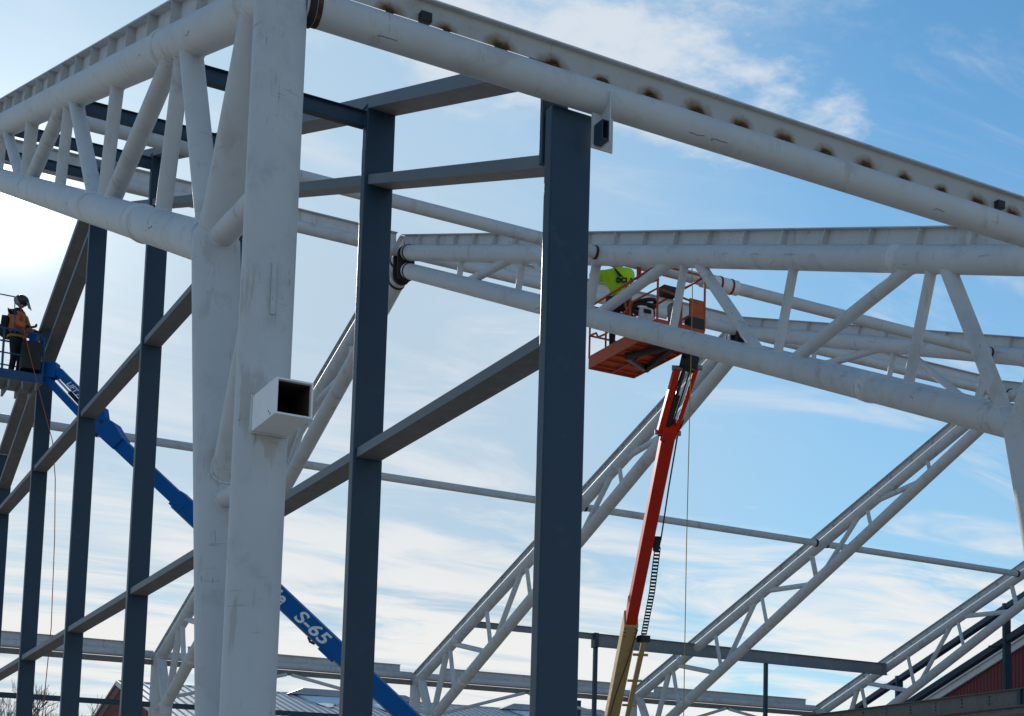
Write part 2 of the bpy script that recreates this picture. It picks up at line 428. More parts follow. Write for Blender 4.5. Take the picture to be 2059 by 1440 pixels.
# ------------------------------------------------------------------ setting: ground
g = MB(); R_ = 2500
g.add([(-R_, -R_, 0), (R_, -R_, 0), (R_, R_, 0), (-R_, R_, 0)], [(0, 1, 2, 3)])
gr = bpy.data.objects.new('ground', g.mesh('ground', GROUND)); COL.objects.link(gr); gr['kind'] = 'structure'
gr['label'] = 'frozen gravel yard with patches of old snow'

# ------------------------------------------------------------------ frame geometry
YR, ZR, PITCH = 32.693, 15.736, 0.3338          # ridge line of the rafter flanges, 4 in 12 pitch
X0, BAY = 3.205, 9.0
YE = 11.37                                       # outer leg line
CH_R = 0.178


def FX(k): return X0 + BAY * k
def zt(y): return ZR - PITCH * abs(y - YR)                       # top of rafter flange
def mir(y, side): return y if side < 0 else 2 * YR - y            # near half is side -1


def z_top(y): return ZR - PITCH * (YR - y) - 0.41                 # top chord axis (near half)
def z_bot(y): return ZR - PITCH * (YR - y) - (0.845 + 0.0791 * (32.216 - y))


SL = V((0, 1, PITCH)).normalized()
stiff_cache = {}


def stiffener_mesh(side):
    if side not in stiff_cache:
        d = V((0, 1, PITCH * -side)).normalized(); n = V((0, -d.z, d.y))
        a = MB(); a.beam(V((0, 0, 0)) - n * 0.012, V((0, 0, 0)) - n * 0.232, 0.19, 0.010, (1, 0, 0))
        stiff_cache[side] = a.mesh('stiffener', WHITE)
    return stiff_cache[side]


def truss_frame(k, label):
    X = FX(k)
    root = thing('truss_frame', label, 'truss frame', (X, YE, 0), 'white tubular truss frames along the hall')
    P = lambda y, z, side: V((X, mir(y, side), z))
    for side in (-1, 1):
        # chords
        tc_ = part(MB().tube(P(YE - 0.02, z_top(YE - 0.02), side), P(32.45, z_top(32.45), side), CH_R), 'top_chord', WHITE, root)
        bc_ = part(MB().tube(P(12.90, z_bot(12.90), side), P(32.40, z_bot(32.40), side), CH_R), 'bottom_chord', WHITE, root)
        d1 = P(20, z_top(20), side) - P(10, z_top(10), side); d2 = P(20, z_bot(20), side) - P(10, z_bot(10), side)
        for y, zf, d, p in ((15.1, z_top, d1, tc_), (15.72, z_bot, d2, bc_)):
            part(MB().ring(P(y, zf(y), side), d, CH_R, 0.17, 0.014), 'splice_sleeve', CHALK, p)
            for o_ in (-0.10, 0.10):
                part(MB().ring(P(y + o_, zf(y + o_), side), d, CH_R, 0.03, 0.010), 'weld_bead', CHALK, p)
        part(MB().ring(P(28.6, z_bot(28.6), side), d2, CH_R, 0.02, 0.005), 'weld_bead', CHALK, bc_)
        # tee on top of the chord: flange, stem, stiffeners (split at the splice)
        n = V((0, -PITCH * -side, 1)); n = V((0, PITCH * side, 1)).normalized()
        for ya, yb in ((YE - 0.12, 15.288), (15.30, 32.66)):
            a, b = P(ya, zt(ya), side), P(yb, zt(yb), side)
            part(MB().beam(a - n * 0.007, b - n * 0.007, 0.20, 0.014, (1, 0, 0)), 'flange', WHITE, root)
            part(MB().beam(a - n * 0.122, b - n * 0.122, 0.012, 0.215, (1, 0, 0)), 'stem', WHITE, root)
        for i in range(21):
            y = 11.59 + i
            share(stiffener_mesh(side), 'stiffener', root, P(y, zt(y), side))
        # web tubes
        def web(a, b, r):
            w_ = part(MB().tube(a, b, r, seg=24), 'web_tube', WHITE, root)
            for p, q, c_, e in ((a, b, P(20, z_bot(20), side), d2), (b, a, P(20, z_top(20), side), d1)):
                m_ = MB().saddle(p, q - p, r, c_, e, CH_R)
                if m_.v: part(m_, 'weld_bead', CHALK, w_)
        vb = [29.53, 26.64, 23.70, 20.80, 17.88, 14.97]
        vt = []
        vr = [0.062, 0.064, 0.085, 0.066, 0.070, 0.074]
        for y, r in zip(vb, vr):
            h = z_top(y) - z_bot(y); yt = y - 0.30 * h
            vt.append(yt)
            web(P(y, z_bot(y), side), P(yt, z_top(yt), side), r)
        dr = [0.088, 0.080, 0.088, 0.088, 0.090, 0.105]
        dg = [(vb[0] - 0.25, vt[1] + 0.20), (vb[2] + 0.22, vt[1] - 0.2), (vb[2] - 0.22, vt[3] + 0.22), (vb[4] + 0.26, vt[3] - 0.24),
              (vb[4] - 0.26, vt[5] + 0.24), (13.10, vt[5] - 0.2)]
        for (yb, yt), r in zip(dg, dr):
            web(P(yb, z_bot(yb), side), P(yt, z_top(yt), side), r)
        # knee: plumb outer leg, raking inner leg, lacing tubes
        part(MB().tube(P(YE, 0.12, side), P(YE, zt(YE) - 0.05, side), 0.192, seg=36), 'outer_leg', WHITE, root)
        part(MB().tube(P(11.45, 0.12, side), P(12.93, 6.80, side), 0.192, seg=36), 'inner_leg', WHITE, root)
        LO, LI = (P(YE, 5, side), UPV, 0.192), (P(12.93, 6.80, side), P(12.93, 6.80, side) - P(11.45, 0.12, side), 0.192)
        for nm_, a, b, r, h0, h1 in (('knee_tube', P(12.93, 6.74, side), P(11.86, z_top(11.86), side), 0.155, LI, (P(20, z_top(20), side), d1, CH_R)),
                                     ('lacing_tube', P(12.80, 6.79, side), P(YE, 6.72, side), 0.098, LI, LO),
                                     ('lacing_tube', P(12.38, 4.60, side), P(YE, 6.32, side), 0.098, LI, LO),
                                     ('lacing_tube', P(12.35, 4.50, side), P(YE, 4.46, side), 0.078, LI, LO)):
            w_ = part(MB().tube(a, b, r, seg=28), nm_, WHITE, root)
            for p, q, h in ((a, b, h0), (b, a, h1)):
                m_ = MB().saddle(p, q - p, r, h[0], h[1], h[2])
                if m_.v: part(m_, 'weld_bead', CHALK, w_)
        for p, q, h, r in ((P(12.93, 6.80, side), P(14.0, z_bot(14.0), side), LI, CH_R),):
            m_ = MB().saddle(P(12.93, z_bot(12.93), side), d2 * (1 if d2.dot(q - p) > 0 else -1), r, h[0], h[1], 0.194)
            if m_.v: part(m_, 'weld_bead', CHALK, bc_)
        part(MB().box((X - 0.4, mir(11.0, side) if side < 0 else mir(11.85, side), 0.0), (X + 0.4, mir(11.85, side) if side < 0 else mir(11.0, side), 0.12)), 'base_plate', GREYB, root)
        # scorched weld collars at the ridge
        for zf, yy in ((z_top, 32.33), (z_bot, 32.28)):
            part(MB().ring(P(yy, zf(yy), side), d1 if zf is z_top else d2, CH_R, 0.07, 0.014), 'weld_bead', SCORCH, root)
    # ridge plates
    zb = z_bot(32.4) - 0.24
    zc1, zc2 = z_top(32.45), z_bot(32.40)
    for s in (-1, 1):
        pts = [(X + 0.197 * math.cos(rad(t)), YR + s * 0.13 - 0.016, zc1 + 0.197 * math.sin(rad(t))) for t in range(0, 181, 15)]
        pts += [(X + 0.197 * math.cos(rad(t)), YR + s * 0.13 - 0.016, zc2 + 0.197 * math.sin(rad(t))) for t in range(180, 361, 15)]
        part(MB().poly(pts, (0, 0.032, 0)), 'ridge_plate', SCORCH, root)
        part(MB().poly([(X - 0.011, YR + s * 0.15, zc1 + 0.15), (X - 0.011, YR + s * 0.6, zc1 + 0.05), (X - 0.011, YR + s * 0.6, ZR - 0.25), (X - 0.011, YR + s * 0.15, ZR - 0.085)], (0.022, 0, 0)), 'ridge_gusset', WHITE, root)
    part(MB().box((X - 0.12, YR - 0.11, zc2 - 0.1), (X + 0.12, YR + 0.11, zc1 + 0.1)), 'ridge_block', SCORCH, root)
    return root


frames = []
for k, lab in enumerate(('nearest white tubular truss frame with V-shaped legs at left of the photo',
                         'second white tubular truss frame, running level across the middle right of the photo',
                         'third white tubular truss frame, its far slope passing behind the orange boom lift',
                         'fourth white tubular truss frame, its far slope crossing the grey beam on posts',
                         'farthest white tubular truss frame at lower right in front of the red gable')):
    frames.append(truss_frame(k, lab))

# extra pieces on the nearest frame's outer leg
F0 = frames[0]
bx = MB().rhs((X0 + 0.01, 11.28, 4.905), (X0 + 0.01, 10.62, 4.905), 0.258, 0.258, 0.013, (1, 0, 0))
tubo = part(bx, 'bracket_tube', BOXW, F0)
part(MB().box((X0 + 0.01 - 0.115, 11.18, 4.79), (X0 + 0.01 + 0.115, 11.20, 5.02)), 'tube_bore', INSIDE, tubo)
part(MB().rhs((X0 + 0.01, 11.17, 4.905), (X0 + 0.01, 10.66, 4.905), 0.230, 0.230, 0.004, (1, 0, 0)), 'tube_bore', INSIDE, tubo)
part(MB().path([(X0 + 0.01 + a * 0.134, 11.19 - (0.0 if abs(a) > 0.5 else 0.02), 4.905 + b * 0.134) for a, b in ((-1, -1), (0, -1), (1, -1), (1, 0), (1, 1), (0, 1), (-1, 1), (-1, 0), (-1, -1))], 0.010, 6), 'weld_bead', CHALK, tubo)
for z_ in (4.80, 4.825):
    part(MB().tube((X0 + 0.01 - 0.1285, 10.74 + (z_ - 4.80) * 1.4, z_), (X0 + 0.01 - 0.1315, 10.74 + (z_ - 4.80) * 1.4, z_), 0.008, seg=10), 'drill_hole', BLACK, tubo)
cdir = V((-X0, -YE, 0)).normalized(); cr = V((cdir.y, -cdir.x, 0)) * -1
pc = V((X0, YE, 0)) + (cdir * 0.19 + V((0.83, -0.557, 0)) * 0.045)
part(MB().beam(pc + V((0, 0, 5.66)), pc + V((0, 0, 6.05)), 0.035, 0.014, V((0.96, -0.28, 0)), 0.004), 'backing_strip', WHITE, F0)

# ------------------------------------------------------------------ longitudinal white members
# stem paint burnt and rust-stained round every tack weld
STEMRUST = mat('white_stem_with_weld_rust', (0.47, 0.46, 0.44), 0.7, dirt=(0.36, 0.33, 0.29), scale=1.4, var=0.06, spec=0.1)
t_ = STEMRUST.node_tree; bs_ = t_.nodes['Principled BSDF']; src = bs_.inputs['Base Color'].links[0].from_socket


def tm(op, a, b=None):
    n = t_.nodes.new('ShaderNodeMath'); n.operation = op
    for i, v in enumerate((a, b)):
        if v is None: continue
        if isinstance(v, (int, float)): n.inputs[i].default_value = v
        else: t_.links.new(v, n.inputs[i])
    return n.outputs[0]


ge = t_.nodes.new('ShaderNodeNewGeometry'); sx = t_.nodes.new('ShaderNodeSeparateXYZ'); t_.links.new(ge.outputs['Position'], sx.inputs[0])
ns_ = t_.nodes.new('ShaderNodeTexNoise'); ns_.inputs['Scale'].default_value = 13; ns_.inputs['Detail'].default_value = 5; t_.links.new(ge.outputs['Position'], ns_.inputs['Vector'])
cell = tm('DIVIDE', tm('SUBTRACT', sx.outputs[0], 4.05), 0.4722)
du = tm('MULTIPLY', tm('ABSOLUTE', tm('SUBTRACT', tm('FRACT', tm('ADD', cell, 0.5)), 0.5)), 0.4722)
du = tm('DIVIDE', du, 0.095); dv = tm('DIVIDE', tm('SUBTRACT', sx.outputs[2], 8.345), 0.075)
dist = tm('SQRT', tm('ADD', tm('MULTIPLY', du, du), tm('MULTIPLY', dv, dv)))
wn = t_.nodes.new('ShaderNodeTexWhiteNoise'); wn.noise_dimensions = '1D'; t_.links.new(tm('FLOOR', tm('ADD', cell, 0.5)), wn.inputs['W'])
dist = tm('DIVIDE', dist, tm('ADD', 0.72, tm('MULTIPLY', wn.outputs['Value'], 0.55)))
dist = tm('ADD', dist, tm('MULTIPLY', tm('SUBTRACT', ns_.outputs[0], 0.5), 1.0))
for lo_, hi_, cc in ((1.55, 0.60, (0.22, 0.115, 0.035, 1)), (0.85, 0.30, (0.030, 0.016, 0.010, 1))):
    mr = t_.nodes.new('ShaderNodeMapRange'); t_.links.new(dist, mr.inputs[0]); mr.inputs[1].default_value = lo_; mr.inputs[2].default_value = hi_
    x_ = t_.nodes.new('ShaderNodeMix'); x_.data_type = 'RGBA'; t_.links.new(mr.outputs[0], x_.inputs['Factor']); t_.links.new(src, x_.inputs['A'])
    x_.inputs['B'].default_value = cc; src = x_.outputs['Result']
t_.links.new(src, bs_.inputs['Base Color'])
NB = ['first', 'second', 'third', 'fourth']


def tee_tube(y, zf, x0, x1, r, gap, label, cat, group, name, sh=0.232, tx0=None, tx1=None, sm=None, fw=0.10, gapx=None):
    """tube with an upright tee (stem + flange) on top; zf = flange top"""
    root = thing(name, label, cat, (x0, y, zf - 0.24 - r), group)
    za = zf - sh - r
    part(MB().tube((x0 + 0.165, y, za), (x1 - 0.165, y, za), r), 'tube', WHITE, root)
    a, b = (tx0 if tx0 else x0 + 0.2), (tx1 if tx1 else x1 - 0.2)
    part(MB().box((a, y - fw, zf - 0.014), (b, y + fw, zf)), 'flange', WHITE, root)
    for p, q, gg in (((a, gapx, 0.030), (gapx + 0.003, b, gap)) if gapx else ((a, b, gap),)):
        part(MB().box((p, y - 0.006, zf - sh + gg), (q, y + 0.006, zf - 0.0145)), 'stem', sm or WHITE, root)
    return root, za


eave, ZA = tee_tube(YE, 8.55, FX(0), FX(1), 0.140, 0.012, 'big white eave tube with rust-spotted tee on top, crossing the upper right', 'eave beam',
                    'white tee-topped tubes along the hall', 'eave_beam', sh=0.22, sm=STEMRUST, fw=0.06, gapx=5.45)
# rusty tack welds between the stem and the tube, evenly spaced
tackm = MB().ball((0, 0, 0), 0.052, 0.012, 0.018, 14, 7, 0.15)
tack = tackm.mesh('tack_weld', RUST)
hal = []
for i in range(17):
    x = 4.05 + 0.4722 * i
    zs = 8.55 - 0.22 + 0.022
    o = share(tack, 'tack_weld', eave, (x, YE - 0.012, zs)); o.rotation_euler = (0, random.uniform(-0.3, 0.3), 0); o.scale = (random.uniform(0.6, 1.2), 1, random.uniform(0.6, 1.2))
for x in (4.33, 10.45):
    part(MB().box((x - 0.045, YE - 0.075, 8.345), (x + 0.045, YE - 0.008, 8.42)), 'clip', BLACK, eave)
part(MB().ring((FX(0) + 0.21, YE, ZA), (1, 0, 0), 0.140, 0.06, 0.014), 'weld_bead', SCORCH, eave)
part(MB().ring((FX(0) + 0.262, YE, ZA), (1, 0, 0), 0.140, 0.045, 0.0035), 'rust_bloom', RUST, eave)

eave2, _ = tee_tube(YE, 8.55, FX(1), FX(2), 0.140, 0.0, 'white eave tube of the second bay beyond the right edge of the photo', 'eave beam',
                    'white tee-topped tubes along the hall', 'eave_beam')

for k, lab in enumerate(('white ridge tube with tee top between the nearest two frames, beside the dark wall columns',
                         'white ridge tube with tee top behind the yellow-clad worker, ending at the scorched ridge joint',
                         'white ridge tube with tee top seen low through the right end of the level truss')):
    tee_tube(YR, 15.725, FX(k), FX(k + 1), 0.137, 0.0, lab, 'ridge beam', 'white tee-topped tubes along the hall', 'ridge_beam')

pipes = []
for k, lab in enumerate(('plain white purlin pipe passing behind the dark columns to the level truss',
                         'plain white purlin pipe with a banded white wrap, beyond the orange basket',
                         'plain white purlin pipe of the third bay at the right edge')):
    r = thing('purlin_pipe', lab, 'pipe', (FX(k), 23.1, 12.13), 'plain white purlin pipes')
    part(MB().tube((FX(k) + 0.16, 23.1, 12.13), (FX(k + 1) - 0.16, 23.1, 12.13), 0.11), 'tube', WHITE, r)
    part(MB().ring((FX(k) + 0.2, 23.1, 12.13), (1, 0, 0), 0.11, 0.05, 0.012), 'weld_bead', RUST, r)
    part(MB().ring((FX(k + 1) - 0.2, 23.1, 12.13), (1, 0, 0), 0.11, 0.05, 0.012), 'weld_bead', RUST, r)
    pipes.append(r)
wrap = thing('pipe_wrap', 'white protective wrap with two dark red straps on the purlin pipe beside the orange basket', 'pipe wrap', (14.5, 23.1, 12.0))
part(MB().tube((14.15, 23.1, 12.13), (14.90, 23.1, 12.13), 0.135), 'wrap', SLEEVE, wrap)
for x in (14.52, 14.76):
    part(MB().ring((x, 23.1, 12.13), (1, 0, 0), 0.135, 0.045, 0.010), 'strap', REDBAND, wrap)

for k, lab in enumerate(('far-slope white purlin pipe at left, seen between the dark columns',
                         'far-slope white purlin pipe passing behind the second dark column from the right',
                         'far-slope white purlin pipe crossed by the red boom',
                         'far-slope white purlin pipe at right, ending at the V-leg by the right edge')):
    r = thing('purlin_pipe', lab, 'pipe', (FX(k), 41.45, 12.42), 'plain white purlin pipes')
    part(MB().tube((FX(k) + 0.16, 41.45, 12.42), (FX(k + 1) - 0.16, 41.45, 12.42), 0.11), 'tube', WHITE, r)
    for xx in (FX(k) + 0.22, FX(k + 1) - 0.22):
        part(MB().ring((xx, 41.45, 12.42), (1, 0, 0), 0.11, 0.08, 0.014), 'weld_bead', SCORCH, r)

# far eave: tee tube, lower beam and chevron braces in each bay
for k in range(4):
    who = ('at far left behind the dark columns', 'behind the blue boom', 'behind the cream boom', 'at lower right under the grey beam')[k]
    tee_tube(54.0, 8.86, FX(k), FX(k + 1), 0.137, 0.0, 'white far eave tube with tee top ' + who, 'eave beam', 'white tee-topped tubes along the hall', 'eave_beam',
             tx0=FX(k) + 0.95, tx1=FX(k + 1) - 0.62)
    solo(MB().beam((FX(k) + 0.2, 53.95, 8.24), (FX(k + 1) - 0.2, 53.95, 8.24), 0.16, 0.17, (0, 1, 0)), 'lower_eave_beam', BROWNB,
         'slim brown-grey beam under the far eave tube ' + who, 'beam', 'slim beams under the far eave')
    xm = FX(k) + 4.35
    for xa, w in () if k == 0 else ((FX(k) + 0.25, 'rising'), (FX(k + 1) - 0.25, 'falling')):
        solo(MB().tube((xa, 52.25, 7.0), (xm + (-0.1 if xa < xm else 0.1), 53.9, 8.17), 0.062, seg=16), 'chevron_brace', WHITE,
             'white %s chevron brace tube under the far eave %s' % (w, who), 'brace', 'chevron braces under the far eave')

# ------------------------------------------------------------------ dark end wall near the camera
XW = 5.53
cols = [11.54, 16.17, 21.50, 26.85, 32.09, 37.25, 42.45]
clab = ['nearest and widest dark column, its top bracketed to the big white eave tube',
        'second dark column from the right, with a pale scuff near its middle',
        'dark column mostly hidden behind the white V-shaped legs',
        'dark column just left of the white V-shaped legs',
        'dark column that meets the sloping rake under the nearest truss, hiding the blue jib',
        'dark column directly below the blue basket',
        'dark column cut by the left edge of the photo']
DZ_F = lambda y: 0.0 if y < YR else 0.5          # the far half of the rake sits a little lower
for i, (y, lab) in enumerate(zip(cols, clab)):
    dep = 0.375 if i == 0 else 0.325
    th = 0.14
    top = 8.07 if i == 0 else zt(y) - 0.245 - DZ_F(y)
    c = thing('wall_column', lab, 'column', (XW, y, 0), 'dark columns of the near end wall')
    part(MB().beam((XW + dep / 2, y, 0.05), (XW + dep / 2, y, top), dep, th, (1, 0, 0), 0.018), 'shaft', DARK, c)
    part(MB().box((XW - 0.06, y - 0.16, 0.0), (XW + dep + 0.06, y + 0.16, 0.05)), 'base_plate', DARK, c)
    if i == 0:
        # slim back post up to the eave tube
        part(MB().beam((XW + 0.11, y + 0.125, 7.62), (XW + 0.11, y + 0.125, 8.26), 0.24, 0.06, (1, 0, 0), 0.008), 'back_post', DARK, c)
    else:
        part(MB().box((XW - 0.012, y - 0.075, top), (XW + dep - 0.01, y + 0.075, top + 0.012)), 'cap_plate', DARK, c)
# bracket between the first column and the eave tube
br = thing('eave_bracket', 'white gusset plate hanging under the eave tube with a dark stub to the nearest column', 'bracket', (5.95, YE, 7.74))
part(MB().box((5.85, YE - 0.008, 7.74), (6.05, YE + 0.008, 8.16)), 'gusset', WHITE, br)
part(MB().box((5.935, YE - 0.16, 7.76), (5.947, YE - 0.009, 8.20)), 'gusset', WHITE, br)
part(MB().rhs((5.90, YE - 0.16, 7.85), (5.90, YE - 0.012, 7.85), 0.066, 0.17, 0.008, (1, 0, 0)), 'stub', DARK, br)
part(MB().tube((6.0, YE - 0.010, 7.86), (6.0, YE - 0.0085, 7.86), 0.018, seg=14), 'bolt_hole', BLACK, br)

lev = ['lower', 'upper']


def girt(y0, y1, z0, z1, label, depth=0.27, h=0.10, xs=XW + 0.035):
    """flat channel girt between two columns; z0/z1 = top at each end"""
    a, b = V((xs + depth / 2, y0, z0 - h / 2)), V((xs + depth / 2, y1, z1 - h / 2))
    root = thing('girt', label, 'girt', (xs, min(y0, y1), min(z0, z1) - h), 'dusty girts of the near end wall')
    part(MB().beam(a + V((-depth / 2 + 0.006, 0, 0)), b + V((-depth / 2 + 0.006, 0, 0)), 0.012, h, (1, 0, 0)), 'front_face', GIRTF, root)
    part(MB().beam(a + V((0.006, 0, -h / 2 + 0.005)), b + V((0.006, 0, -h / 2 + 0.005)), depth - 0.012, 0.010, (1, 0, 0)), 'underside', DUSTY_LIT, root)
    part(MB().beam(a + V((0.006, 0, h / 2 - 0.005)), b + V((0.006, 0, h / 2 - 0.005)), depth - 0.012, 0.010, (1, 0, 0)), 'top_face', DUSTY_LIT, root)
    return root


baywho = ['between the two nearest columns', 'between V-legs and second column from right', 'just left of the white V-legs',
          'in the second bay left of the V-legs', 'near the blue boom knuckle', 'at the left edge of the photo']
for i in range(6):
    ya, yb = cols[i] + 0.07, cols[i + 1] - 0.07
    girt(ya, yb, 6.13, 6.13, 'low horizontal dark girt ' + baywho[i])
    if i >= 2: girt(ya, yb, 10.345, 10.345, 'high horizontal dark girt ' + baywho[i])
    # sloping girt below the rake
    def zg(y): return zt(y) - 1.005 - DZ_F(y)
    if i != 4:
        girt(ya, yb, zg(ya), zg(yb), 'sloping dark girt below the rake ' + baywho[i], h=0.105)
    # rake beam
    def zk(y): return zt(y) - 0.115 - DZ_F(y)
    if i != 4:
        y0 = cols[i] + (-0.05 if i else 0.2); y1 = cols[i + 1] - 0.055
        girt(y0, y1, zk(y0), zk(y1), 'sloping rake beam under the roof line ' + baywho[i], depth=0.33, h=0.13, xs=XW + 0.002)
for f_, nm, dp, hh, xs_ in ((zk, 'sloping rake beam', 0.33, 0.13, XW + 0.002), (zg, 'sloping dark girt below the rake', 0.27, 0.105, XW + 0.035)):
    girt(cols[4] + 0.07, cols[5] - 0.07, f_(cols[4] + 0.75), f_(cols[5] - 0.07), nm + ' falling left from the ridge near the sun', depth=dp, h=hh, xs=xs_)
# outrigger struts from the wall to the nearest frame
swho = ['at the second dark column from the right', 'behind the white V-legs', 'left of the V-legs seen through the truss webs',
        'seen through the truss webs beside the ridge', 'near the sun at the left edge']
for i in range(1, 6):
    y = cols[i]; z = zt(y) - 0.30 - DZ_F(y)
    s = thing('outrigger_strut', 'short dark strut to the nearest truss ' + swho[i - 1], 'strut', (XW, y, z - 0.17), 'dark struts tying the end wall to the nearest truss')
    x1 = XW - 0.003 if i > 0 else XW
    part(MB().box((X0 + 0.17, y - 0.006, z - 0.165), (x1, y + 0.006, z - 0.007)), 'web_plate', DARK, s)
    part(MB().box((X0 + 0.17, y - 0.06, z - 0.007), (x1, y + 0.06, z)), 'flange', DARK, s)
    part(MB().box((X0 + 0.17, y - 0.06, z - 0.172), (x1, y + 0.06, z - 0.165)), 'flange', DARK, s)

# ------------------------------------------------------------------ far side wall girts, grey beam on posts
solo(MB().beam((5.6, 54.0, 6.84), (20.9, 54.0, 6.84), 0.12, 0.17, (0, 1, 0)), 'far_wall_girt', DARK,
     'thin dark girt low along the far wall at the left, crossing the barn', 'girt', 'dark girts of the far wall')
solo(MB().beam((21.5, 54.0, 6.84), (29.9, 54.0, 6.84), 0.12, 0.17, (0, 1, 0)), 'far_wall_girt', DARK,
     'thin dark girt low along the far wall behind the foot of the blue boom', 'girt', 'dark girts of the far wall')


def wbeam(a, b, w, h, tw=0.010, tf=0.016, label='', cat='beam', name='steel_beam', m=GREYB, bolts=None):
    a = V(a); b = V(b)
    root = thing(name, label, cat, (a.x, a.y, min(a.z, b.z) - h))
    d, s, u = MB().frame(a, b, V((0, 0, 1)).cross((b - a)))
    up = V((0, 0, 1))
    part(MB().beam(a - up * h / 2, b - up * h / 2, tw, h - 2 * tf - 0.001, s), 'web_plate', m, root)
    part(MB().beam(a - up * tf / 2, b - up * tf / 2, w, tf, s), 'flange', m, root)
    part(MB().beam(a - up * (h - tf / 2), b - up * (h - tf / 2), w, tf, s), 'flange', m, root)
    return root, s


gb, _ = wbeam((25.9, 49.2, 9.93), (FX(4) - 0.05, 49.2, 9.93), 0.19, 0.46, label='grey steel beam on slim posts meeting the farthest truss at lower right', m=GREYB)
part(MB().box((25.86, 49.06, 9.42), (26.02, 49.34, 9.945)), 'end_plate', DARK, gb)
part(MB().box((FX(4) - 0.28, 49.04, 9.45), (FX(4) - 0.26, 49.36, 9.95)), 'end_plate', GREYB, gb)
wbeam((21.2, 49.2, 9.925), (25.855, 49.2, 9.925), 0.14, 0.21, label='thin grey beam end showing just right of the nearest dark column', m=GREYB)
for x, w in ((25.97, 'just right of the nearest dark column'), (33.28, 'standing alone right of the rope')):
    solo(MB().beam((x, 49.2, 0), (x, 49.2, 9.46), 0.13, 0.13, (1, 0, 0)), 'slim_post', DARK, 'slim dark post under the grey beam ' + w, 'post', 'slim dark posts')
solo(MB().beam((28.0, 54.35, 0), (28.0, 54.35, 8.1), 0.15, 0.15, (1, 0, 0)), 'slim_post', DARK, 'short dark post under the far eave beside the nearest dark column', 'post', 'slim dark posts')

# ------------------------------------------------------------------ far dark end wall and bolted beam at lower right
XF = 40.75
for y, w in ((44.1, 'tall dark column in front of the red gable at right'), (50.6, 'short dark column behind the farthest truss at lower right'), (37.6, 'dark column of the far end wall outside the right edge')):
    solo(MB().beam((XF + 0.16, y, 0), (XF + 0.16, y, zt(y) - 0.05), 0.32, 0.16, (1, 0, 0), 0.015), 'wall_column', DARK, w, 'column', 'dark columns of the far end wall')
for dz_, w, h in ((0.10, 'upper sloping dark rake beam of the far end wall at lower right', 0.20), (1.34, 'lower sloping dark girt of the far end wall above the red gable', 0.24)):
    ya, yb = YR + 0.5, 53.9
    r = thing('rake_beam', w, 'beam', (XF, ya, 8), 'sloping dark beams of the far end wall')
    for (p, q) in ((ya, 37.5), (37.7, 44.0), (44.2, 50.5), (50.7, yb)):
        part(MB().beam((XF + 0.17, p, zt(p) - dz_ - h / 2), (XF + 0.17, q, zt(q) - dz_ - h / 2), 0.28, h, (1, 0, 0)), 'segment', DARK, r)
    for p in (44.1, 50.6):
        part(MB().box((XF - 0.10, p + 0.1, zt(p) - dz_ - h - 0.09), (XF + 0.10, p + 0.75, zt(p) - dz_ - h - 0.03)), 'cleat', DARK, r)
bb, s_ = wbeam((33, 47.6, 7.22), (33, 33.6, 7.22), 0.26, 0.54, 0.012, 0.022, 'long dark blue-grey beam with rows of bolt holes across the lower right corner', m=DUSTY_LIT)
bolt = MB().tube((0, 0, 0), (-0.014, 0, 0), 0.032, seg=10).mesh('bolt', BLACK)
for i in range(10):
    y = 46.6 - i * 1.28
    for j in range(3): share(bolt, 'bolt', bb, (33 - 0.0065, y, 7.22 - 0.14 - 0.11 * j))
part(MB().box((32.87, 34.85, 6.70), (32.98, 35.0, 7.19)), 'end_plate', DARK, bb)
for y in (47.4, 34.5):
    solo(MB().beam((33, y, 0), (33, y, 6.67), 0.25, 0.25, (1, 0, 0)), 'support_post', DARK, 'dark post carrying the bolted beam, %s end' % ('left' if y > 40 else 'right'), 'post', 'posts under the bolted beam')
dk = solo(MB().box((33.2, 33.8, 6.50), (38.6, 47.3, 6.66)), 'deck_panel', GREYB, 'floor deck in shadow behind the bolted beam', 'deck')


# ------------------------------------------------------------------ red buildings
def siding(mb, o, u, width, zfun, pitch=0.22, amp=0.028, n=None):
    """vertical ribbed sheet: origin o (z ignored), horizontal unit u, top height zfun(dist), outward normal n"""
    o = V((o[0], o[1], 0)); u = V(u); n = V(n)
    c = int(width / pitch); vs = []; fs = []
    for i in range(c):
        t = i * pitch
        for dt, h in ((0, 0), (pitch * 0.55, 0), (pitch * 0.65, amp), (pitch * 0.9, amp)):
            p = o + u * (t + dt) + n * h
            vs += [V((p.x, p.y, 0)), V((p.x, p.y, zfun(t + dt)))]
    m = len(vs) // 2
    fs = [(2 * i, 2 * i + 2, 2 * i + 3, 2 * i + 1) for i in range(m - 1)]
    return mb.add(vs, fs)


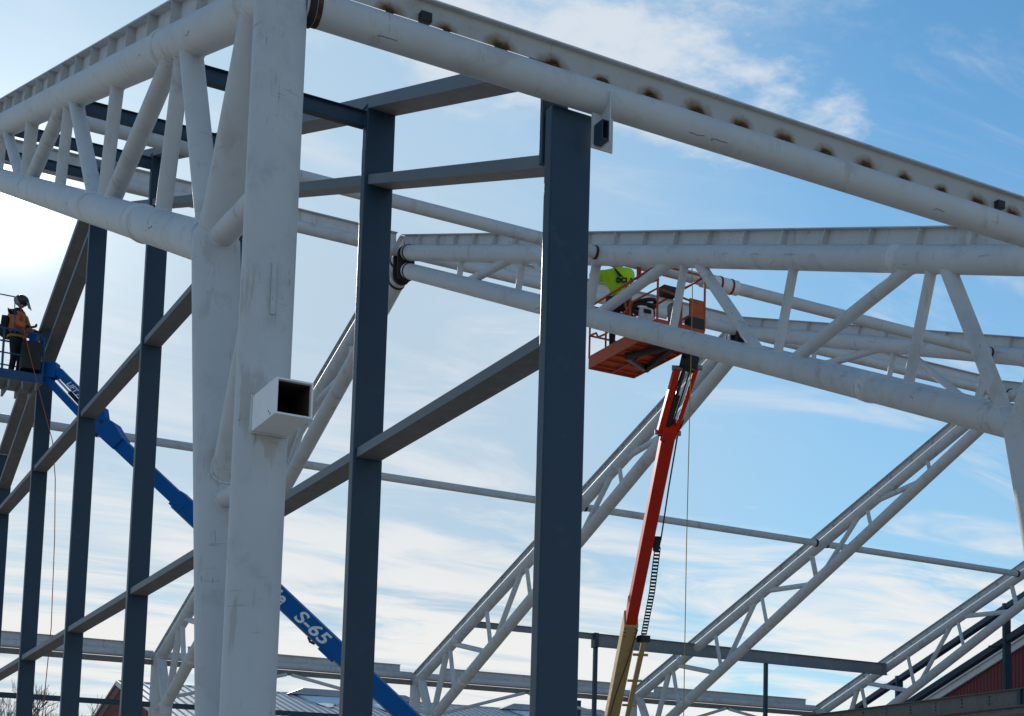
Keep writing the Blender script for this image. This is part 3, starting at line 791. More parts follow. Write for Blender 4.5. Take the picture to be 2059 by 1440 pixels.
# gable building at right
GX, GR, GZ, GE = 46.0, 40.0, 14.30, 64.0
gz = lambda y: GZ - 0.333 * abs(y - GR)
rb = thing('red_gable_building', 'dark red ribbed building with white rake trim at lower right', 'building', (GX, GE, 0))
part(siding(MB(), (GX, GE), (0, -1, 0), 2 * (GE - GR), lambda t: gz(GE - t) - 0.25, n=(-1, 0, 0)), 'wall', BARNRED, rb)
part(MB().box((GX + 0.06, 2 * GR - GE, 0), (GX + 22, 2 * GR - GE + 0.1, gz(GE))), 'wall', BARNRED, rb)
part(MB().box((GX + 0.06, GE - 0.1, 0), (GX + 22, GE, gz(GE))), 'wall', BARNRED, rb)
for s in (-1, 1):
    e = GR + s * (GE - GR + 0.4)
    part(MB().beam((GX - 0.10, GR, gz(GR) - 0.14), (GX - 0.10, e, gz(e) - 0.14), 0.12, 0.30, (1, 0, 0)), 'rake_trim', BARNTRIM, rb)
    part(MB().beam((GX - 0.20, GR, gz(GR) + 0.06), (GX - 0.20, e, gz(e) + 0.06), 0.10, 0.12, (1, 0, 0)), 'rake_trim', BARNTRIM, rb)
    part(MB().poly([(GX - 0.16, GR, gz(GR) + 0.02), (GX + 22, GR, gz(GR) + 0.02), (GX + 22, e, gz(e) + 0.02), (GX - 0.16, e, gz(e) + 0.02)], (0, 0, 0.08)), 'roof', ROOFM, rb)

# barn at lower left with ribbed metal roof and snow
BXa, BXb, BY, BZ = 17.55, 62.0, 85.0, 10.86
bz = lambda y: BZ - 0.255 * (BY - y) if y < BY else BZ - 0.275 * (y - BY)
bn = thing('red_barn', 'dark red barn with ribbed grey metal roof and snow patches, low behind the far eave', 'building', (BXa, BY, 0))
ye0, ye1 = 68.0, 102.0
part(siding(MB(), (BXa, ye1), (0, -1, 0), ye1 - ye0, lambda t: bz(ye1 - t) - 0.2, 0.28, n=(-1, 0, 0)), 'wall', BARNRED, bn)
part(MB().box((BXa + 0.1, ye0, 0), (BXb, ye0 + 0.1, bz(ye0) - 0.1)), 'wall', BARNRED, bn)
# ribbed roof sheet on the near slope
rm = MB(); pit = 0.42; vs = []; c = int((BXb - BXa) / pit)
for i in range(c):
    for dt, h in ((0, 0), (pit * 0.7, 0), (pit * 0.78, 0.06), (pit * 0.92, 0.06)):
        x = BXa - 0.25 + i * pit + dt
        vs += [V((x, ye0 - 0.6, bz(ye0 - 0.6) + 0.02 + h)), V((x, BY, BZ + 0.02 + h))]
rm.add(vs, [(2 * i, 2 * i + 2, 2 * i + 3, 2 * i + 1) for i in range(len(vs) // 2 - 1)])
roof = part(rm, 'roof', ROOFM, bn)
part(MB().poly([(BXa - 0.25, BY, BZ + 0.02), (BXb, BY, BZ + 0.02), (BXb, ye1 + .5, bz(ye1 + .5)), (BXa - 0.25, ye1 + .5, bz(ye1 + .5))], (0, 0, 0.06)), 'roof', ROOFM, bn)
part(MB().beam((BXa - 0.3, ye0 - 0.6, bz(ye0 - 0.6) - 0.06), (BXa - 0.3, BY, BZ - 0.06), 0.08, 0.26, (1, 0, 0)), 'rake_trim', BARNTRIM, bn)
part(MB().beam((BXa - 0.3, BY, BZ - 0.06), (BXa - 0.3, ye1 + .5, bz(ye1 + .5) - 0.06), 0.05, 0.16, (1, 0, 0)), 'rake_trim', BARNRED, bn)
# raised ridge caps and snow lying below them
for xa, xb in ((25.9, 33.5), (38.4, 46.0)):
    cap = part(MB().poly([(xa, BY - 0.7, BZ - 0.05), (xa + 0.9, BY - 0.5, BZ + 0.33), (xb - 0.9, BY - 0.5, BZ + 0.33), (xb, BY - 0.7, BZ - 0.05)], (0, 1.2, 0)), 'ridge_cap', ROOFM, bn)
    sn = MB(); nx, ny = 26, 7; pts = []
    for j in range(ny + 1):
        for i in range(nx + 1):
            u_, v_ = i / nx, j / ny
            x = xa + 0.5 + (xb - xa - 1.0) * u_
            w_ = (0.65 + 0.35 * math.sin(u_ * 9 + xa) * 0.5 + 0.25 * math.sin(u_ * 23)) * 5.5 * (math.sin(math.pi * min(1, u_ * 1.15 + 0.02)) ** 0.5)
            y = BY - 0.72 - v_ * max(0.2, w_)
            pts.append(V((x, y, bz(y) + 0.07 + 0.10 * math.sin(math.pi * u_) * math.sin(math.pi * min(0.98, 0.15 + v_ * 0.85)))))
    sn.add(pts, [(j * (nx + 1) + i, j * (nx + 1) + i + 1, (j + 1) * (nx + 1) + i + 1, (j + 1) * (nx + 1) + i) for j in range(ny) for i in range(nx)], True)
    part(sn, 'snow_patch', SNOW, bn)


# ------------------------------------------------------------------ bare trees far left
def bare_tree(x, y, h, seed, label):
    rnd = random.Random(seed)
    root = thing('bare_tree', label, 'tree', (x, y, 0), 'bare winter trees beyond the barn')
    trunk = MB(); crown = MB()
    def grow(p, d, ln, r, lvl):
        q = p + d * ln
        (trunk if lvl < 2 else crown).tube(p, q, r, r * 0.68, seg=6 if lvl < 2 else 3, caps=False)
        if lvl >= 6: return
        nchild = 3 if lvl < 5 else 4
        for i in range(nchild):
            ax = V((rnd.uniform(-1, 1), rnd.uniform(-1, 1), rnd.uniform(-0.2, 0.8))).normalized()
            nd = (d * rnd.uniform(0.7, 1.1) + ax * rnd.uniform(0.5, 0.9) + V((0, 0, 0.12))).normalized()
            grow(p + d * ln * rnd.uniform(0.65, 1.0), nd, ln * rnd.uniform(0.62, 0.82), max(r * 0.6, 0.012), lvl + 1)
    grow(V((x, y, 0)), V((rnd.uniform(-.06, .06), rnd.uniform(-.06, .06), 1)).normalized(), h * 0.28, h * 0.018, 0)
    part(trunk, 'trunk', BARK, root); part(crown, 'crown', BARK, root)


for i, (x, h, w) in enumerate(((18.0, 13.6, 'leftmost bare tree at the bottom left corner'), (20.6, 13.3, 'bare tree second from left at the bottom edge'),
                               (22.8, 13.8, 'bare tree between the two left dark columns at the bottom edge'), (24.9, 13.2, 'bare tree nearest the red barn gable'))):
    bare_tree(x, 130 + (i % 2) * 5, h * 1.27, 11 + i, w)


# ------------------------------------------------------------------ marker scrawls on the tubes
def scrawl(parent, c, axis, r, seed, n=7, w=0.30, h=0.05, m=None):
    rnd = random.Random(seed); c = V(c); ax = V(axis).normalized()
    tocam = (V((0, 0, 1.7)) - c); tocam = (tocam - ax * tocam.dot(ax)).normalized(); up = ax.cross(tocam)
    pts = []
    for i in range(n):
        a = (i / (n - 1) - 0.5) * w + rnd.uniform(-0.02, 0.02); t = rnd.uniform(-h, h) / r + 0.25
        pts.append(c + ax * a + (tocam * math.cos(t) + up * math.sin(t)) * (r + 0.001))
    part(MB().path(pts, 0.0022, 5), 'marker_scrawl', m or HELM, parent)


AX = V((0, 1, PITCH))
for k, y, sd in ((1, 19.0, 1), (1, 18.2, 2), (1, 17.3, 3), (1, 21.9, 4), (1, 13.3, 5), (2, 22.8, 6), (2, 27.0, 7), (0, 13.6, 8), (0, 14.6, 9)):
    yy = y if sd != 9 else 14.6
    scrawl(frames[k], (FX(k), y, z_top(y)) if sd != 9 else (FX(k), y, z_bot(y)), AX, CH_R, sd, n=5 + sd % 4, w=0.14 + 0.04 * (sd % 4), h=0.018)
for x, sd in ((6.85, 21), (7.05, 22), (9.6, 23), (4.0, 24)):
    scrawl(eave, (x, YE, ZA), (1, 0, 0), 0.140, sd, n=6, w=0.16, h=0.014)


# ------------------------------------------------------------------ people
RT, FW, UP = V((0.83, -0.557, 0)), V((0.557, 0.83, 0)), V((0, 0, 1))


def skin_mesh(name, pts, edges, radii, m, parent, origin, basis, root_i=0, sub=2, scale=1.0):
    """continuous body surface grown from a joint skeleton; pts in (right, forward, up)"""
    r, f_, u = basis
    off = OFF[parent.name]
    me = bpy.data.meshes.new(name)
    me.from_pydata([tuple(V(origin) + (r * p[0] + f_ * p[1] + u * p[2]) * scale - off) for p in pts], edges, [])
    me.materials.append(m)
    o = bpy.data.objects.new(name, me); COL.objects.link(o); o.parent = parent; OFF[o.name] = off
    md = o.modifiers.new('skin', 'SKIN'); md.use_smooth_shade = True
    sk = me.skin_vertices[0].data if me.skin_vertices else None
    if sk is None:
        bm = bmesh.new(); bm.from_mesh(me); bm.verts.layers.skin.verify(); bm.to_mesh(me); bm.free(); sk = me.skin_vertices[0].data
    for i, q in enumerate(radii):
        a, b = (q if isinstance(q, tuple) else (q, q)); sk[i].radius = (a * scale, b * scale); sk[i].use_root = (i == root_i)
    ss = o.modifiers.new('subd', 'SUBSURF'); ss.levels = sub; ss.render_levels = sub
    return o


def hand(name, parent, origin, basis, wrist, dirv, palm_n, m, s=1.0):
    """palm, four fingers and a thumb, slightly curled"""
    d = V(dirv).normalized(); n = V(palm_n); n = (n - d * n.dot(d)).normalized(); w = d.cross(n)
    W = V(wrist); pts = [W, W + d * 0.045 * s, W + d * 0.085 * s]; ed = [(0, 1), (1, 2)]; rr = [(0.026 * s, 0.022 * s), (0.036 * s, 0.020 * s), (0.036 * s, 0.018 * s)]
    for i, (off, ln) in enumerate(((-0.030, 0.062), (-0.010, 0.074), (0.010, 0.070), (0.029, 0.054))):
        b = len(pts); p0 = W + d * 0.088 * s + w * off * s
        pts += [p0, p0 + (d * 0.85 + n * 0.5) * ln * 0.5 * s, p0 + (d * 0.95 + n * 1.5) * ln * 0.55 * s]
        ed += [(2, b), (b, b + 1), (b + 1, b + 2)]; rr += [0.0105 * s, 0.010 * s, 0.0085 * s]
    b = len(pts); p0 = W + d * 0.03 * s - w * 0.036 * s
    pts += [p0, p0 + (d * 0.7 - w * 0.6 + n * 0.4) * 0.034 * s, p0 + (d * 1.3 - w * 0.7 + n * 0.9) * 0.045 * s]
    ed += [(1, b), (b, b + 1), (b + 1, b + 2)]; rr += [0.013 * s, 0.0115 * s, 0.009 * s]
    return skin_mesh(name, [tuple(p) for p in pts], ed, rr, m, parent, origin, basis, 0, 1)


# worker in yellow-green jacket, back to the camera, both arms up at the truss joint
WO = V((13.02, 24.08, 10.745))
w1 = thing('person', 'worker in yellow-green jacket, seen from behind, arms raised at the truss in the orange basket', 'person', WO)
B1 = (RT, FW, UP)
bp = [(0.04, 0, 1.00), (0.02, 0.03, 1.20), (-0.03, 0.06, 1.40), (-0.07, 0.10, 1.56), (-0.07, 0.15, 1.66),          # pelvis..neck
      (-0.08, 0, 0.93), (-0.11, 0.06, 0.50), (-0.11, 0.0, 0.10), (-0.11, 0.14, 0.045),                           # left leg
      (0.16, 0, 0.93), (0.22, 0.05, 0.50), (0.24, -0.03, 0.10), (0.24, 0.11, 0.045),                             # right leg
      (-0.27, 0.08, 1.53), (-0.52, 0.16, 1.57), (-0.38, 0.40, 1.66),                                             # left arm
      (0.12, 0.08, 1.56), (0.19, 0.26, 1.62), (-0.06, 0.42, 1.70)]                                               # right arm
be = [(0, 1), (1, 2), (2, 3), (3, 4), (0, 5), (5, 6), (6, 7), (7, 8), (0, 9), (9, 10), (10, 11), (11, 12), (3, 13), (13, 14), (14, 15), (3, 16), (16, 17), (17, 18)]
brd = [(0.16, 0.12), (0.145, 0.105), (0.165, 0.115), (0.12, 0.09), 0.06, 0.10, 0.068, 0.052, 0.048, 0.10, 0.068, 0.052, 0.048, 0.068, 0.050, 0.038, 0.068, 0.050, 0.038]
skin_mesh('body', bp, be, brd, NAVY, w1, WO, B1)
ji = [0, 1, 2, 3, 13, 14, 15, 16, 17, 18]
jp = [bp[i] for i in ji]; jp[0] = (0.035, 0.0, 1.06)
jp[6] = (-0.40, 0.36, 1.645); jp[9] = (-0.01, 0.39, 1.68)
je = [(0, 1), (1, 2), (2, 3), (3, 4), (4, 5), (5, 6), (3, 7), (7, 8), (8, 9)]
jr = [(0.195, 0.15), (0.195, 0.15), (0.225, 0.16), (0.20, 0.14), 0.118, 0.098, 0.062, 0.145, 0.125, 0.065]
jk = skin_mesh('jacket', jp, je, jr, HIVIS, w1, WO, B1)
hp = WO + RT * -0.07 + FW * 0.24 + UP * 1.80
part(MB().ball(hp, 0.085, 0.10, 0.115), 'head', SKIN, w1)
hm = part(MB().ball(hp + UP * 0.045, 0.125, 0.145, 0.105), 'helmet', HELM, w1)
part(MB().ball(hp + UP * 0.02, 0.155, 0.185, 0.018), 'helmet_brim', HELM, w1)
hand('glove', w1, WO, B1, (-0.38, 0.40, 1.665), (0.6, 0.7, 0.3), (0, 0, 1), GLOVE, 1.15)
hand('glove', w1, WO, B1, (-0.06, 0.42, 1.70), (-0.9, 0.2, 0.10), (0, 0, 1), GLOVE, 1.15)
bc = WO + RT * -0.015 - FW * 0.085 + UP * 1.34
text_part('DCI A', 'jacket_lettering', BLACKL, w1, bc + RT * -0.03 - FW * 0.045, RT, UP, 0.115, bold=0.006, ext=0.012)
part(MB().poly([bc + RT * -0.07 - FW * 0.05 + UP * 0.24, bc + RT * -0.045 - FW * 0.05 + UP * 0.25, bc + RT * 0.10 - FW * 0.05 + UP * 0.09, bc + RT * 0.02 - FW * 0.05 + UP * 0.10], -FW * 0.02), 'jacket_emblem', BLACKL, w1)
part(MB().ring(WO + RT * 0.015 + UP * 1.05, UP, 0.165, 0.07, 0.02), 'tool_belt', BLACK, w1)
for s in (-0.12, 0.16):
    part(MB().box(tuple(WO + RT * s - FW * 0.19 + UP * 0.84 - V((0.06, 0.05, 0))), tuple(WO + RT * s - FW * 0.19 + UP * 1.04 + V((0.06, 0.05, 0)))), 'tool_pouch', BLACK, w1)

# worker in orange at the left, facing right
W2 = V((4.93, 36.30, 11.885))
w2 = thing('person', 'worker in faded orange jacket and grey welding helmet in the blue basket', 'person', W2)
B2 = (FW * -1, RT, UP)           # faces to the right of the picture
bq = [(0, 0, 0.98), (0, -0.02, 1.16), (0, 0.0, 1.34), (0, 0.02, 1.48), (0, 0.05, 1.58),
      (-0.10, 0, 0.92), (-0.12, 0.05, 0.50), (-0.12, 0, 0.10), (-0.12, 0.14, 0.045),
      (0.10, 0, 0.92), (0.12, 0.03, 0.50), (0.12, -0.03, 0.10), (0.12, 0.11, 0.045),
      (-0.20, 0.02, 1.43), (-0.26, 0.12, 1.17), (-0.16, 0.36, 1.14), (0.20, 0.02, 1.43), (0.27, 0.10, 1.17), (0.18, 0.35, 1.12)]
skin_mesh('body', bq, be, brd, NAVY, w2, W2, B2, scale=1.06)
jq = [bq[i] for i in ji]; jq[0] = (0, 0, 1.0)
jq[6] = (-0.18, 0.31, 1.145); jq[9] = (0.195, 0.30, 1.13)
skin_mesh('jacket', jq, je, [(0.20, 0.15), (0.20, 0.15), (0.22, 0.155), (0.18, 0.125), 0.105, 0.088, 0.060, 0.105, 0.088, 0.060], ORCLOTH, w2, W2, B2, scale=1.06)
part(MB().beam(W2 - RT * 0.24 + UP * 1.02, W2 - RT * 0.20 + UP * 1.46, 0.34, 0.16, FW, 0.05), 'back_pack', NAVY, w2)
hq = W2 + RT * 0.06 + UP * 1.79
part(MB().ball(hq, 0.085, 0.095, 0.115), 'head', SKIN, w2)
part(MB().ball(hq + UP * 0.05, 0.155, 0.155, 0.13), 'helmet', HELM, w2)
part(MB().ball(hq - RT * 0.03 - FW * 0.09 + UP * 0.02, 0.085, 0.06, 0.10), 'ear_shell', VISOR, w2)
part(MB().poly([hq + RT * 0.10 + FW * 0.09 + UP * 0.10, hq + RT * 0.10 - FW * 0.09 + UP * 0.10, hq + RT * 0.19 - FW * 0.07 - UP * 0.14, hq + RT * 0.19 + FW * 0.07 - UP * 0.14], RT * 0.012), 'face_shield', HELM, w2)
hand('glove', w2, W2, B2, (-0.17, 0.38, 1.21), (0.1, 1, 0.1), (0, 0, 1), GLOVE, 1.15)
hand('glove', w2, W2, B2, (0.19, 0.37, 1.19), (-0.1, 1, 0.1), (0, 0, 1), GLOVE, 1.15)
for s in (-0.10, 0.10):
    part(MB().path([W2 - FW * -s + RT * a + UP * z for a, z in ((-0.16, 1.10), (-0.19, 1.38), (-0.11, 1.61), (0.09, 1.62), (0.18, 1.42), (0.17, 1.10))], 0.016, 6), 'harness_strap', YCLOTH, w2)
part(MB().ring(W2 + UP * 1.02, UP, 0.175, 0.06, 0.02), 'harness_belt', YCLOTH, w2)


# ------------------------------------------------------------------ boom lifts
def rail_path(mb, pts, r=0.019): return mb.path(pts, r, 8)


def wheel(root, c, ax, r=0.46, w=0.32):
    c = V(c); ax = V(ax).normalized()
    t = part(MB().tube(c - ax * w / 2, c + ax * w / 2, r, seg=28), 'wheel', BLACK, root)
    part(MB().tube(c + ax * (w / 2 + 0.004), c + ax * (w / 2 + 0.03), r * 0.55, seg=20), 'rim', GALV, t)
    part(MB().tube(c - ax * (w / 2 + 0.004), c - ax * (w / 2 + 0.03), r * 0.55, seg=20), 'rim', GALV, t)


def chassis(root, base, heading, body_mat):
    h = V((heading[0], heading[1], 0)).normalized(); s = V((-h.y, h.x, 0)); b = V((base[0], base[1], 0))
    part(MB().beam(b - h * 1.7 + UP * 0.62, b + h * 1.7 + UP * 0.62, 1.3, 0.42, s, 0.05), 'chassis', body_mat, root)
    for i in (-1.25, 1.25):
        for j in (-0.98, 0.98): wheel(root, b + h * i + s * j + UP * 0.46, s)
    part(MB().tube(b + UP * 0.83, b + UP * 1.0, 0.62), 'slew_ring', BLACK, root)
    part(MB().beam(b + h * 1.5 + UP * 1.42, b - h * 1.9 + UP * 1.42, 1.5, 0.82, s, 0.08), 'turret', body_mat, root)
    part(MB().beam(b + h * 1.55 + UP * 1.40, b + h * 1.95 + UP * 1.40, 1.6, 0.9, s, 0.06), 'counterweight', BLACK, root)


# --- orange lift
P1, P3 = V((13.62, 23.25, 9.33)), V((18.113, 33.401, 5.319))
bd = (P3 - P1).normalized(); BS = P1 + bd * ((P1.z - 2.1) / -bd.z)
P2 = P1.lerp(P3, 0.585)
jl = thing('boom_lift', 'orange boom lift holding a basket up behind the level truss, red and cream boom', 'boom lift', (BS.x, BS.y, 0), 'boom lifts')
chassis(jl, BS + bd * 1.0, (bd.x, bd.y), TAN)
side = V((bd.y, -bd.x, 0)).normalized()
upv = side.cross(bd); upv = upv if upv.z > 0 else -upv
part(MB().beam(P1 - bd * 0.12, P2 + bd * 0.9, 0.235, 0.30, side, 0.02), 'fly_boom', REDB, jl)
cb = part(MB().beam(P2, BS + bd * 0.3, 0.30, 0.40, side, 0.02), 'base_boom', TAN, jl)
for j in range(3):
    for sx in (-0.11, 0.11):
        q = P2 + bd * (0.09 + 0.17 * j) + side * sx - upv * 0.201
        part(MB().tube(q, q - upv * 0.012, 0.018, seg=10), 'bolt', BLACK, cb)
part(MB().beam(P2 + bd * -0.02 + upv * 0.24, P2 + bd * -0.42 + upv * 0.32, 0.20, 0.02, side), 'guide_plate', TAN, jl)
# black hose clipped along the underside of the base boom
part(MB().path([P2 + bd * 0.05 - upv * 0.24 + side * 0.14, P2 + bd * 1.4 - upv * 0.245 + side * 0.07, P2 + bd * 3.2 - upv * 0.245 - side * 0.05, P2 + bd * 5.2 - upv * 0.25 - side * 0.13], 0.014, 6), 'hose', BLACK, jl)
part(MB().path([P2 + bd * 5.2 - upv * 0.25 - side * 0.10, P2 + bd * 4.8 - upv * 0.34 + side * 0.10, P2 + bd * 4.3 - upv * 0.36 + side * 0.34], 0.045, 8), 'hose_bundle', BLACK, jl)
# cable tray tube on the right of the base boom with brackets
ta, tb = P2 + bd * 0.75 + side * 0.36 - upv * 0.08, P2 + bd * 4.9 + side * 0.36 - upv * 0.08
part(MB().beam(ta, tb, 0.11, 0.11, side, 0.012), 'cable_tray', TAN, jl)
for t in (1.5, 2.8, 4.1):
    q = P2 + bd * t - upv * 0.08
    part(MB().beam(q + side * 0.18, q + side * 0.52, 0.05, 0.04, bd), 'tray_bracket', TAN, jl)
part(MB().box(tuple(ta + side * -0.02 - V((.11, .11, .07))), tuple(ta + side * -0.02 + V((.11, .11, .07)))), 'tray_entry', BLACK, jl)
# cable carrier chain up the right of the fly boom
ca, cb_ = P2 + bd * 0.55 + side * 0.33 - upv * 0.06, P1.lerp(P2, 0.56) + side * 0.23 - upv * 0.06
link = MB()
lk = MB(); lk.beam(V((0, 0, 0)) - side * 0.055, V((0, 0, 0)) + side * 0.055, 0.035, 0.03, bd)
lm = lk.mesh('chain_link', BLACK)
nl = 26
for i in range(nl + 1):
    share(lm, 'chain_link', jl, ca.lerp(cb_, i / nl) + side * 0.03 * (1 - abs(2 * i / nl - 1)))
for e in (-0.055, 0.055):
    part(MB().path([ca + side * e, ca.lerp(cb_, 0.5) + side * (e + 0.03), cb_ + side * e], 0.010, 6), 'chain_side', BLACK, jl)
part(MB().beam(cb_ - bd * 0.35 + side * -0.03, cb_ + bd * 0.05 + side * -0.03, 0.12, 0.10, side), 'chain_anchor', BLACK, jl)
part(MB().path([cb_ - bd * 0.3 + side * 0.03, P1.lerp(P2, 0.25) + side * 0.20 - upv * 0.05, P1 + side * 0.16 - upv * 0.05, P1 - bd * 0.3 + side * 0.22], 0.015, 6), 'hose', BLACK, jl)
# jib: two link arms, cylinder, hoses
JL0, JL1 = V((13.30, 22.46, 10.17)), V((13.49, 23.34, 9.28))
JR0, JR1 = V((13.56, 22.24, 10.17)), V((13.73, 23.20, 9.27))
part(MB().beam(JL0, JL1, 0.11, 0.15, side + FW * 0.10, 0.012), 'jib_arm', REDB, jl)
part(MB().beam(JR0, JR1, 0.075, 0.10, RT - FW * 0.25, 0.012), 'jib_arm', REDB, jl)
cy0, cy1 = JL0.lerp(JR0, 0.40), JL1.lerp(JR1, 0.35)
part(MB().tube(cy0.lerp(cy1, 0.42), cy1 + (cy1 - cy0) * 0.12, 0.062, seg=18), 'cylinder', BLACK, jl)
part(MB().tube(cy0, cy0.lerp(cy1, 0.44), 0.028, seg=14), 'cylinder_rod', HELM, jl)
part(MB().path([JL0.lerp(JR0, .7), JL0.lerp(JR0, .62).lerp(JL1.lerp(JR1, .62), 0.3) + RT * 0.02, JL0.lerp(JR0, .75).lerp(JL1.lerp(JR1, .6), 0.6), JL1.lerp(JR1, .6)], 0.014, 6), 'hose', BLACK, jl)
part(MB().path([JL0.lerp(JR0, .3), JL0.lerp(JR0, .22).lerp(JL1.lerp(JR1, .2), 0.5), JL1.lerp(JR1, .2) + UP * 0.05], 0.012, 6), 'hose', BLACK, jl)
for q in (JL1, JR1, JL0, JR0):
    part(MB().tube(q - side * 0.09, q + side * 0.09, 0.045, seg=14), 'pivot_pin', GALV, jl)
part(MB().beam(JL1 - side * 0.02 + V((0, 0, .04)), JR1 + side * 0.02, 0.20, 0.12, bd), 'jib_knuckle', REDB, jl)
part(MB().beam(JL0.lerp(JR0, .5) - V((0, 0.02, 0.02)), JL0.lerp(JR0, .5) + V((0.10, -0.02, 0.42)), 0.30, 0.26, side, 0.02), 'rotator', BLACK, jl)
# basket
bx0, bx1, by1, by0, bzf = 12.75, 13.68, 24.66, 22.22, 10.63
tray = MB()
for (a, b) in (((bx0, by1), (bx1, by1)), ((bx0, by0), (bx1, by0)), ((bx0, by0), (bx0, by1)), ((bx1, by0), (bx1, by1))):
    tray.beam((a[0], a[1], bzf + 0.115), (b[0], b[1], bzf + 0.115), 0.23, 0.02, UP)
part(tray, 'toe_board', ORANGE, jl)
fl = part(MB().box((bx0 + 0.012, by0 + 0.012, bzf + 0.05), (bx1 - 0.012, by1 - 0.012, bzf + 0.075)), 'floor', ORANGE, jl)
for i in range(7):
    y = by0 + 0.2 + i * 0.34
    part(MB().box((bx0 + 0.02, y - 0.02, bzf + 0.012), (bx1 - 0.02, y + 0.02, bzf + 0.049)), 'floor_rib', ORANGE, fl)
part(MB().box((bx0 + 0.44, by0 + 0.02, bzf + 0.004), (bx0 + 0.49, by1 - 0.02, bzf + 0.0115)), 'floor_rib', ORANGE, fl)
mc = V((13.22, 22.40, 10.545))
for q in ((bx0 + 0.18, by1 - 1.05), (bx1 - 0.10, by1 - 0.62)):
    part(MB().beam(mc, (q[0], q[1], bzf - 0.02), 0.10, 0.085, UP, 0.01), 'mount_arm', BLACK, jl)
part(MB().beam((bx0 + 0.18, by1 - 1.05, bzf - 0.02), (bx1 - 0.10, by1 - 0.62, bzf - 0.02), 0.09, 0.08, UP, 0.01), 'mount_arm', GALV, jl)
part(MB().beam(mc - V((0, 0.1, 0.14)), mc + V((0.1, -0.25, 0.10)), 0.34, 0.22, UP, 0.03), 'mount_head', BLACK, jl)
zr, zm = bzf + 1.17, bzf + 0.62
posts = [(bx0, by1), (bx0, by1 - 0.62), (bx0, by1 - 1.50), (bx0, by0), (bx1, by0), (bx1, by0 + 0.85), (bx1, by1 - 0.7), (bx1, by1), (bx0 + 0.47, by0)]
for x, y in posts:
    part(MB().path([(x, y, bzf + 0.2), (x, y, zr)], 0.020, 8), 'rail_post', ORANGE, jl)
part(rail_path(MB(), [(bx0, by1, zr), (bx0, by1 - 1.5, zr), (bx0, by0 + 0.6, zr), (bx0, by0 + 0.12, zr), (bx0 + 0.1, by0, zr), (bx1 - 0.1, by0, zr), (bx1, by0 + 0.1, zr), (bx1, by1 - 0.1, zr), (bx1 - 0.1, by1, zr), (bx0, by1, zr)], 0.022), 'top_rail', ORANGE, jl)
part(rail_path(MB(), [(bx0, by1, zm), (bx0, by1 - 0.25, zm - 0.02), (bx0, by1 - 0.33, zm - 0.12), (bx0, by1 - 0.62, zm - 0.14)]), 'mid_rail', ORANGE, jl)
part(rail_path(MB(), [(bx0, by1 - 0.62, zm - 0.14), (bx0, by1 - 1.35, zm + 0.06), (bx0, by1 - 1.6, zm + 0.16), (bx0, by0, zm + 0.14), (bx1, by0, zm + 0.02)]), 'mid_rail', ORANGE, jl)
part(rail_path(MB(), [(bx1, by0, zm), (bx1, by1, zm), (bx0, by1, zm)]), 'mid_rail', ORANGE, jl)
part(rail_path(MB(), [(bx0 + 0.12, by1 - 1.42, bzf + 0.22), (bx0 + 0.06, by1 - 1.16, zr - 0.20), (bx0 + 0.12, by1 - 1.10, zr + 0.06), (bx0 + 0.3, by1 - 1.25, zr + 0.04), (bx0 + 0.5, by1 - 1.6, zr + 0.12)]), 'cable_guard', ORANGE, jl)
part(MB().box((bx1 - 0.30, by0 - 0.012, bzf + 0.40), (bx1 - 0.02, by0 + 0.02, bzf + 0.72)), 'side_panel', ORANGE, jl)
part(MB().box((bx1 - 0.30, by0 - 0.03, bzf + 0.22), (bx1 - 0.02, by0 + 0.16, bzf + 0.39)), 'control_box', BLACK, jl)
part(MB().box((bx0 + 0.16, by0 + 0.06, bzf + 0.72), (bx0 + 0.42, by0 + 0.24, bzf + 0.88)), 'control_console', BLACK, jl)
part(MB().box((bx0 + 0.02, by0 + 0.72, zr - 0.05), (bx0 + 0.05, by0 + 0.78, zr + 0.22)), 'rail_post', ORANGE, jl)
part(rail_path(MB(), [(bx0 + 0.05, by0 + 0.7, zr), (bx0 + 0.05, by0 + 0.68, zr + 0.28), (bx1 - 0.2, by0 + 0.1, zr + 0.3), (bx1 - 0.02, by0, zr + 0.26), (bx1, by0, zr)]), 'upper_bar', ORANGE, jl)

# things carried in the orange basket
bk = thing('bucket', 'white plastic pail with a dark band on its lid standing in the orange basket', 'bucket', (13.0, 23.05, bzf + 0.076))
part(MB().tube((13.0, 23.05, bzf + 0.076), (13.0, 23.05, bzf + 0.50), 0.175, 0.19, 24), 'pail', PLAST, bk)
part(MB().tube((13.0, 23.05, bzf + 0.501), (13.0, 23.05, bzf + 0.68), 0.135, 0.125, 24), 'lid', PLAST, bk)
part(MB().box((12.88, 22.90, bzf + 0.57), (13.02, 22.925, bzf + 0.635)), 'dark_label', BLACKL, bk)
gt = thing('gas_cylinder', 'grey gas cylinder standing at the right end of the orange basket', 'gas cylinder', (13.22, 22.48, bzf + 0.076))
part(MB().tube((13.22, 22.48, bzf + 0.25), (13.22, 22.48, bzf + 0.60), 0.11, seg=22), 'shell', GALV, gt)
part(MB().tube((13.22, 22.48, bzf + 0.076), (13.22, 22.48, bzf + 0.249), 0.112, seg=22), 'base', BLACK, gt)
part(MB().ball((13.22, 22.48, bzf + 0.60), 0.11, 0.11, 0.08), 'dome', GALV, gt)
hs = MB(); pts = []
for i in range(34):
    t = i / 33 * 4.2 * math.pi; pts.append((13.0 + 0.19 * math.cos(t), 23.12 + 0.21 * math.sin(t), bzf + 0.69 + 0.012 * i * 0.4 + 0.02 * math.sin(t * 2.3)))
solo(hs.path(pts, 0.035, 8), 'hose_coil', BLACK, 'dark coiled hose piled above the white pail in the orange basket', 'hose')

